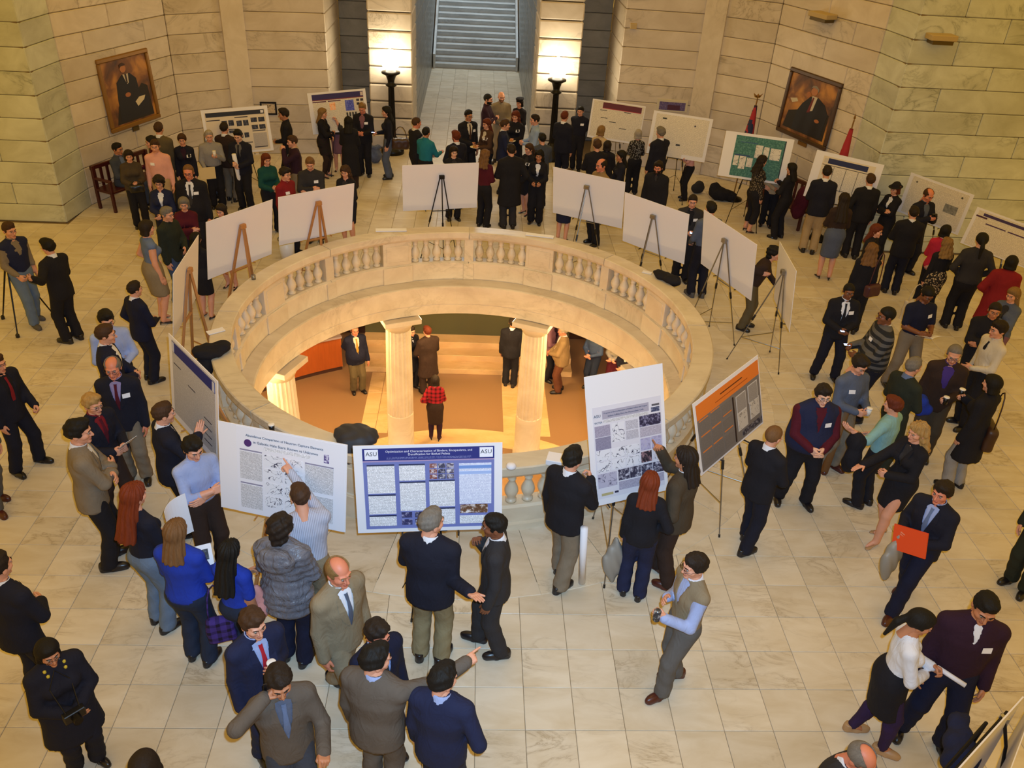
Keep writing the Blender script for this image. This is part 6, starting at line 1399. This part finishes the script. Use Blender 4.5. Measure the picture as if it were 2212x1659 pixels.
# ------------------------------------------------------------------ the people
CROWD = [person(*a) for a in PEOPLE]
LBL = [a[6] for a in PEOPLE]
def who(t):
    i = [k for k, l in enumerate(LBL) if t in l]; assert len(i) == 1, (t, i); return CROWD[i[0]]
def hand(t, i, dz=0.): w = who(t); p = w['hands'][i][0]; return (p.x, p.y, p.z + dz)
def fdir(t): return (who(t)['W'].to_3x3() @ Vector((0, -1, 0))).normalized()
def ldir(t): return (who(t)['W'].to_3x3() @ Vector((1, 0, 0))).normalized()
Z = Vector((0, 0, 1))
# ------------------------------------------------------------------ things people hold
cup(hand('holding a cup and a manila', 0, .03), 'white cup in the hand of the grey-haired man in white')
sheet('manila_folder', Vector(hand('holding a cup and a manila', 1)) + fdir('holding a cup and a manila') * .04, ldir('holding a cup and a manila'), Z, .32, .25, 'manila', 'manila folder held by the grey-haired man in white', 'folder', th=.008, n=2)
stick('poster_tube', (-4.985, 6.433, 1.280), (-4.960, 6.651, 0.160), .045, 'paper_white', 'long white poster tube held upright by the young man in black', 'tube', 14)
bag(hand('holding a dark bag', 0, -.16), radians(25), .28, .16, .12, 'black_plastic', 'black bag held by the woman in the olive jacket', .1)
sheet('paper_plate', Vector(hand('holding a dark bag', 1, -.03)), ldir('holding a dark bag'), fdir('holding a dark bag'), .22, .16, 'manila', 'pale papers held by the woman in the olive jacket', 'papers', th=.01, n=2)
phone(hand('bright phone', 1, .03), fdir('bright phone'), 'lit phone of the black-haired woman beside the left lamp')
bag(tuple(Vector(hand('bright phone', 0)) - fdir('bright phone') * .2 + Vector((.14, 0, .02))), radians(5), .42, .26, .2, 'leather_brown', 'brown shoulder bag of the black-haired woman beside the left lamp', .3)
for t, lb in (('holding a plate', 'paper plate held by the woman with long auburn hair'), ('holding up a plate', 'paper plate of food held by the woman with reddish hair in black')):
    p = (Vector(hand(t, 0)) + Vector(hand(t, 1))) / 2 + fdir(t) * .04; r = empty('paper_plate', p, 0, lb, 'plate', 'paper plates')
    m = MB(); m.lathe([(.0, 0), (.07, .0), (.11, .018), (.11, .022), (.07, .006), (0, .006)], 18); m.obj('dish', [M('cup')], r, True)
    m = MB(); m.lathe([(.05, .006), (.035, .035), (0, .04)], 10); m.obj('food', [M('ink_b4762e')], r, True)
c = Vector(hand('holding a small camera', 0)) * .5 + Vector(hand('holding a small camera', 1)) * .5 + Vector((0, 0, .04))
def camera_thing(p, yaw, label, strap=None, big=False):
    k = 1.5 if big else 1; r = empty('camera', p, yaw, label, 'camera')
    m = MB(); m.bbox((-.055 * k, -.02 * k, -.03 * k), (.055 * k, .02 * k, .03 * k), .006); m.obj('body', [M('black_plastic')], r, fix=False)
    m = MB(); m.tube([(0, -.02 * k, 0), (0, -.06 * k, 0)], .024 * k, 12); m.obj('lens', [M('gunmetal')], r)
    if strap: m = MB(); m.tube(strap, .006, 5); m.obj('strap', [M('black_plastic')], r)
camera_thing(c, radians(15), 'small camera held by the balding man before the pale wall poster')
c = Vector(hand('raising a camera', 0)) * .5 + Vector(hand('raising a camera', 1)) * .5 + Z * .06
camera_thing(c, radians(-60), 'black camera raised at the right edge', None, True)
camera_thing(Vector(hand('camera and yellow beads', 0)) + Z * .03, radians(45), 'black camera held by the woman in the long dark coat', [(-.05, 0, .02), (-.08, .12, .25), (0, .16, .38), (.08, .12, .25), (.05, 0, .02)], True)
w = who('camera and yellow beads')
r = empty('bead_necklace', (0, 0, 0), 0, 'necklace of yellow beads on the woman in the long dark coat', 'necklace')
for k, (px, pz) in enumerate(((-.08, 1.44), (-.072, 1.40), (.08, 1.44), (.072, 1.40))):
    p = w['front'](px * w['H'] / 1.7, pz * w['H'] / 1.7); m = MB(); m.lathe([(0, -.018), (.013, -.008), (.013, .008), (0, .018)], 8); m.obj('bead', [M('ink_c9b43a')], r, True, loc=p)
phone(hand('lit phone and white badge', 0, .03), fdir('lit phone and white badge'), 'lit phone of the man with the white badge, feet apart')
phone(hand('striped sweater', 1, .03), fdir('striped sweater'), 'lit phone of the man in the striped sweater')
phone(tuple(Vector(hand('mobile phone', 1)) + Z * .05 - ldir('mobile phone') * .02), tuple(Z + fdir('mobile phone') * .3), 'mobile phone at the ear of the man in charcoal', False)
phone(hand('jacket and black shirt with a badge', 0, .03), fdir('jacket and black shirt with a badge'), 'white-backed phone in the gap between two blank boards', True)
c = (Vector(hand('navy polo', 0)) + Vector(hand('navy polo', 1))) / 2 + fdir('navy polo') * .03; r = empty('open_booklet', c, 0, 'open white booklet read by the man in the navy polo shirt', 'booklet')
for s in (-1, 1): sheet('page', ldir('navy polo') * (.075 * s), ldir('navy polo') + Z * (.35 * s), fdir('navy polo') * 1 + Z * .5, .15, .2, 'paper_white', None, None, bend=.01, parent=r)
cup(hand('looking down at a cup', 0, .02), 'white cup in the hands of the young man in the blue grey sweater')
cup(hand('purple shirt holding', 0, .02), 'white-lidded cup of the man in the purple shirt', True)
cup(hand('holding a cup, back turned', 1, .03), 'white-lidded cup of the person in the long black coat', True)
cup(hand('holding a white cup', 0, .03), 'white cup of the young man in the navy suit')
stick('cardboard_tube', (4.963, -2.305, 1.020), (4.896, -2.359, 0.020), .05, 'cardboard', 'brown cardboard tube standing before the young man with the cup', 'tube', 14)
blob('folded_jacket', [((0, 0, 0), (.2, .12, .1)), ((.12, -.05, -.1), (.13, .1, .1)), ((-.1, 0, .04), (.12, .1, .08))], (5.988, -2.065, 1.000), .3, 'cloth_royal', 'blue jacket carried by the grey-haired man in green', 'jacket', .025)
blob('folded_coat', [((0, 0, 0), (.1, .12, .14)), ((-.02, -.04, -.2), (.1, .11, .16)), ((.02, .02, -.34), (.09, .1, .12))], (4.704, -3.221, 1.150), .2, 'cloth_black', 'black coat hanging over the arm of the person in teal', 'coat', .025)
blob('pink_jacket', [((0, 0, 0), (.07, .06, .16)), ((.02, 0, -.14), (.09, .07, .12))], tuple(Vector(hand('royal blue T-shirt', 0)) * 0 + Vector((-1.826, -5.618, 0.950))), .4, 'cloth_pink', 'pink jacket hanging at the side of the woman with very long black hair', 'jacket', .025)
sheet('orange_folder', Vector(hand('striding', 0)) + Z * .07 + fdir('striding') * .02, ldir('striding') + Z * .35, Z - fdir('striding') * .25, .36, .27, 'folder_orange', 'bright orange folder held by the striding man', 'folder', th=.02, n=2)
def plastic_bag(loc, yaw, label):
    def f(P):
        zz = np.clip((P[:, 2] + .64) / .64, 0, 1); w_ = .16 * np.sin(np.clip(zz, .06, .94) * pi) ** .7 + .01
        q = P / np.stack([w_, np.full(len(P), .05) + .02 * np.sin(zz * 7), np.full(len(P), .3)], -1) - np.array([0, 0, -.92]); q = P.copy(); q[:, 0] /= np.maximum(w_ * .85, .02); q[:, 1] /= .07; q[:, 2] = (P[:, 2] + .31) / .34
        return (np.sqrt((q * q).sum(1)) - 1) * .06 + .004 * np.sin(P[:, 0] * 60 + P[:, 2] * 25)
    V_, F_ = surf(f, (-.25, -.13, -.72), (.25, .13, .06), .02); return tag(link('plastic_bag', mk_mesh('plastic_bag', V_, F_, [M('bag_grey')]), None, loc, (0, 0, yaw)), label, 'bag', 'grey plastic bags')
plastic_bag(tuple(Vector(hand('black leather jacket', 0, -.02)) + Vector((-.06, 0, 0))), radians(20), 'grey plastic bag hanging from the hand of the red-haired woman in leather')
plastic_bag(hand('striding', 1, -.02), radians(30), 'grey plastic bag hanging from the hand of the striding man')
r = empty('drink_can', Vector(hand('opening a can', 0)) + Z * .0, 0, 'drink can held by the man in the beige sweater vest', 'can')
m = MB(); m.lathe([(.026, -.06), (.033, -.05), (.033, .055), (.027, .066)], 16); m.obj('can_wall', [M('photo_2a2a2e_b8b8ba')], r, True)
m = MB(); m.lathe([(.0, .062), (.026, .063), (.027, .067), (0, .0625)], 16); m.obj('lid', [M('chrome')], r, True)
stick('poster_tube', (1.314, -4.592, 0.950), (1.390, -4.458, 0.020), .04, 'paper_white', 'white poster tube standing beside the man in tan trousers', 'tube', 14)
sheet('papers', Vector(hand('holding papers', 0)) + Z * .05, ldir('holding papers'), fdir('holding papers') + Z, .2, .26, 'paper_white', 'white papers held by the blond man in glasses', 'papers', n=2)
sheet('booklet', (-2.354, -5.366, 1.220), (1, .3, .1), (-.2, .8, .7), .16, .2, 'paper_white', 'white booklet with a dark picture held by the woman in bright blue', 'booklet', th=.006, n=2)
bpy.data.objects['booklet']; sheet('cover_picture', Vector((0, 0, .0075)), (1, .3, .1), (-.2, .8, .7), .09, .1, 'photo_20242c_5a6270', None, None, n=1, parent=bpy.data.objects['booklet'])
sheet('curved_print', (-2.744, -4.929, 1.250), (.35, .9, 0), (0, .1, 1), .3, .48, 'paper_white', 'curled white print held by the red-haired woman in the black T-shirt', 'papers', bend=.05, n=8)
stick('rolled_paper', Vector(hand('purple tights', 0)) + Vector((-.02, .03, .02)), Vector(hand('purple tights', 0)) + Vector((.17, -.13, -.02)), .022, 'paper_white', 'rolled white paper held by the woman in the white blouse', 'papers', 12)
bag((-2.204, -5.664, 0.420), .3, .26, .3, .1, 'plaid_purple', 'purple and red patterned handbag of the woman with very long black hair', .45)
bag((6.715, -2.629, 0.720), radians(75), .38, .34, .14, 'leather_brown', 'brown shoulder bag of the person in the long black coat', .5)
bag((6.875, 1.545, 0.800), .4, .30, .22, .12, 'leather_maroon', 'maroon purse of the woman with long curly brown hair', .6)
p = hand('curly blond', 0); bag((p[0] - .05, p[1] - .02, p[2] - .78), .3, .40, .46, .10, 'tote', 'pale cloth tote bag of the curly blond woman', .35, 'tote_bag')
r = empty('umbrella', (2.154, 6.277, -3.980), 0, 'white and black folded umbrella on the lower floor behind the right column', 'umbrella')
m = MB(); m.lathe([(.006, 0), (.012, .08), (.045, .5), (.015, .62)], 10); m.obj('canopy', [M('white_plastic')], r, True); m = MB(); m.tube([(0, 0, .6), (0, 0, .86), (.05, 0, .88), (.06, 0, .82)], .01, 6); m.obj('handle', [M('black_plastic')], r)
r = empty('camera_tripod', (-7.196, 1.154, 0.000), .4, 'black camera tripod beside the man in jeans at the left edge', 'tripod')
for a in (.3, 2.4, 4.5):
    m = MB(); m.tube([(0, 0, 1.2), (.45 * cos(a), .45 * sin(a), 0.02)], [.016, .01], 8); lg = m.obj('leg', [M('blackmetal')], r); m = MB(); m.lathe([(.03, 0), (.03, .05), (.012, .07)], 10, c=(.45 * cos(a), .45 * sin(a), 0)); m.obj('foot', [M('black_plastic')], lg)
m = MB(); m.bbox((-.04, -.04, 1.18), (.04, .04, 1.30), .01); m.obj('head', [M('blackmetal')], r, fix=False)
# lettering on the T-shirt
w = who('white lettering'); p = w['front'](-.02, .70 * w['H'], True)
me = text_me('nd', .11, 'paper_white'); o = link('shirt_lettering', me, w['root']); o.matrix_basis = Matrix.Translation(w['W'].inverted() @ p + Vector((.03, .014, 0))) @ Matrix.Rotation(pi, 4, 'Z') @ Matrix.Rotation(pi / 2, 4, 'X')
# ------------------------------------------------------------------ on the rail of the balustrade
blob('black_coat', [((0, 0, .04), (.26, .17, .07)), ((-.12, .05, .07), (.15, .13, .07)), ((.1, -.04, .07), (.14, .12, .06)), ((-.16, .0, -.12), (.1, .14, .16))], (-3.395, -1.238, 0.970), .9, 'cloth_black', 'black coat lying on the left of the rail', 'coat')
blob('black_coat', [((0, 0, .04), (.2, .12, .07)), ((.16, -.06, .05), (.16, .1, .07)), ((-.14, .04, .05), (.1, .09, .05)), ((.14, .08, -.02), (.12, .08, .1))], (3.312, 1.616, 0.970), -.7, 'cloth_black', 'black coat lying on the right of the rail', 'coat')
blob('dark_coat', [((0, 0, .06), (.27, .2, .11)), ((.0, -.16, -.08), (.2, .1, .2)), ((.05, -.18, -.35), (.14, .07, .22))], (-1.235, -3.155, 0.970), -.25, 'umbrella', 'dark grey coat hung over the near rail between two posters', 'coat')
sheet('white_paper', (-3.531, -0.634, 0.963), (.75, .55, 0), (-.55, .75, 0), .24, .11, 'paper_white', 'white papers on the rail beside the left black coat', 'papers', th=.012, n=1)
sheet('white_paper', (-1.425, 3.328, 0.963), (1, .12, 0), (-.12, 1, 0), .56, .12, 'paper_white', 'white papers on the back rail left of the centre', 'papers', th=.02, n=1)
sheet('white_paper', (1.299, 3.312, 0.963), (1, -.22, 0), (.22, 1, 0), .52, .11, 'paper_white', 'white papers on the back rail right of the centre', 'papers', th=.02, n=1)
sheet('white_paper', (3.053, 1.851, 0.963), (1, -.5, 0), (.5, 1, 0), .16, .09, 'paper_white', 'white paper beside the right black coat on the rail', 'papers', th=.01, n=1)
cup((-2.243, -3.017, 1.010), 'black cup with a white lid on the near left rail', True)
m = MB(); m.bbox((-.12, -.09, 0), (.12, .09, .07), .006); tag(m.obj('white_box', [M('paper_white')], None, loc=(1.108, -3.490, 0.962), rot=(0, 0, -.25), fix=False), 'white card box on the near rail beside the tall poster', 'box')
tag(MB().lathe([(.0, 0), (.055, .0), (.062, .03), (.04, .055), (0, .06)], 12).obj('crumpled_napkin', [M('paper_white')], None, True, loc=(0.573, -3.612, 0.962)), 'small crumpled napkin on the near rail', 'napkin')
tag(MB().lathe([(.0, 0), (.035, .0), (.035, .07), (0, .07)], 12).obj('small_jar', [M('steel_grey')], None, True, loc=(-3.397, 1.108, 0.962)), 'small silver jar on the rail under the second wooden easel', 'jar')
# ------------------------------------------------------------------ on the floor
r = empty('waste_bin', (-3.518, 4.051, 0.000), 0, 'white waste bin under the third wooden easel', 'bin')
m = MB(); m.lathe([(.0, 0), (.13, 0), (.155, .42), (.148, .42), (.125, .02), (0, .02)], 20); m.obj('bin_wall', [M('white_plastic')], r, True); m = MB(); m.lathe([(.15, .41), (.162, .415), (.162, .435), (.15, .44), (.145, .42), (.15, .41)], 20); m.obj('rim', [M('steel_grey')], r, True)
blob('black_bags', [((0, 0, .16), (.26, .18, .16)), ((.2, .06, .13), (.2, .15, .13)), ((-.14, .04, .26), (.14, .12, .14))], (6.033, 8.380, 0.000), -.4, 'cloth_black', 'black coats heaped on the floor by the right bench', 'coats')
blob('dark_bag', [((0, 0, .13), (.17, .12, .13)), ((.05, .02, .22), (.1, .09, .08))], (5.592, 8.827, 0.000), .2, 'cloth_charcoal', 'dark bag on the floor behind the woman in pink', 'bag')
blob('backpack', [((0, 0, .2), (.17, .12, .2)), ((.04, -.05, .42), (.12, .06, .06)), ((-.06, .03, .4), (.08, .07, .05))], (-2.486, 10.206, 0.000), .3, 'quilt_bluegrey', 'blue and grey backpack on the floor left of the lamp base', 'bag')
blob('maroon_coat', [((0, 0, 0), (.14, .18, .3)), ((0, .05, -.25), (.16, .16, .2))], (7.307, 6.447, 0.750), .4, 'cloth_maroon', 'maroon coat hanging behind the woman in black by the green poster', 'coat')
sheet('white_sheet', (-0.068, -4.343, 0.004), (1, .05, 0), (.02, 1, 0), .15, .42, 'paper_white', 'narrow white sheet with a dark bar on the floor under the biofuel poster', 'paper', th=.003, n=1)
# ------------------------------------------------------------------ bottom right corner: easel seen from above, folded bag
a, b = Vector((3.567, -7.758, 1.620)), Vector((4.394, -7.142, 1.620)); u = (b - a).normalized(); L_ = 1.25
r = empty('poster_board', a - u * .25, atan2(u.y, u.x), 'white board seen edge-on from above in the bottom right corner', 'board'); m = MB(); m.bbox((0, -.006, -.9), (L_, .006, 0), .002); m.obj('foam_board', [M('foam')], r, fix=False)
r = empty('easel', (0, 0, 0), 0, 'black easel in the bottom right corner', 'easel', 'easels of the poster boards')
for p0, p1 in (((4.081, -7.269, 1.450), (3.667, -7.544, 1.200)), ((4.259, -7.211, 1.500), (3.721, -7.582, 1.300)), ((4.235, -7.248, 1.450), (4.350, -7.263, 1.150))):
    m = MB(); m.tube([p0, p1], .014, 8); m.obj('crossbar', [M('blackmetal')], r)
for p0, p1 in (((4.081, -7.269, 1.450), (4.05, -7.2, 0)), ((4.350, -7.263, 1.150), (4.4, -7.6, 0)), ((3.721, -7.582, 1.300), (3.7, -7.9, 0))):
    m = MB(); m.tube([p0, p1], .013, 8); m.obj('leg', [M('blackmetal')], r)
m = MB(); p = Vector((4.228, -7.246, 1.470)); m.bbox(tuple(p - Vector((.03, .03, .03))), tuple(p + Vector((.03, .03, .03))), .01); m.obj('clamp', [M('chrome')], r, fix=False)
blob('navy_bag', [((0, 0, 0), (.16, .12, .14)), ((.1, .1, .04), (.14, .1, .1)), ((.22, .2, .08), (.12, .07, .06))], (3.961, -7.343, 1.100), .5, 'cloth_navy', 'navy cloth bag hanging on the easel in the bottom right corner', 'bag')
r = empty('poster_board', (4.090, -7.612, 1.450), radians(48), 'corner of a purple and white poster at the bottom right', 'poster')
m = MB(); m.bbox((-.12, -.004, -.8), (.9, .004, .06), .001); m.obj('foam_board', [M('foam')], r, fix=False); m = MB(); m.box((-.09, -.007, -.7), (.85, -.0035, .02)); m.obj('print_sheet', [M('cloth_purple')], r, fix=False)
# ------------------------------------------------------------------ lower storey desk
r = empty('reception_desk', (0, 0, -4), 0, 'curved wooden desk on the lower floor at the left', 'desk')
a0, a1 = radians(-43), radians(-25)
for nm, prof, mt in (('front_panel', [(7.15, .12), (7.2, .12), (7.2, .95), (7.15, .95), (7.15, .12)], 'orangewood'), ('worktop', [(7.05, .95), (7.75, .95), (7.75, 1.0), (7.05, 1.0), (7.05, .95)], 'ink_9a8a8a'), ('kick_board', [(7.2, .0), (7.25, 0), (7.25, .12), (7.2, .12), (7.2, 0)], 'brownwall'), ('back_panel', [(7.85, 0), (7.95, 0), (7.95, 1.7), (7.85, 1.7), (7.85, 0)], 'redwood')):
    m = MB(); m.lathe(prof, 14, a0=a0, a1=a1); m.obj(nm, [M(mt)], r)
blob('red_cloth', [((0, 0, .05), (.3, .12, .06)), ((.2, .02, .06), (.14, .1, .05))], (7.4 * sin(radians(-31)), 7.4 * cos(radians(-31)), -3.0), .4, 'cloth_dkred', 'red cloth lying on the curved desk of the lower floor', 'cloth')
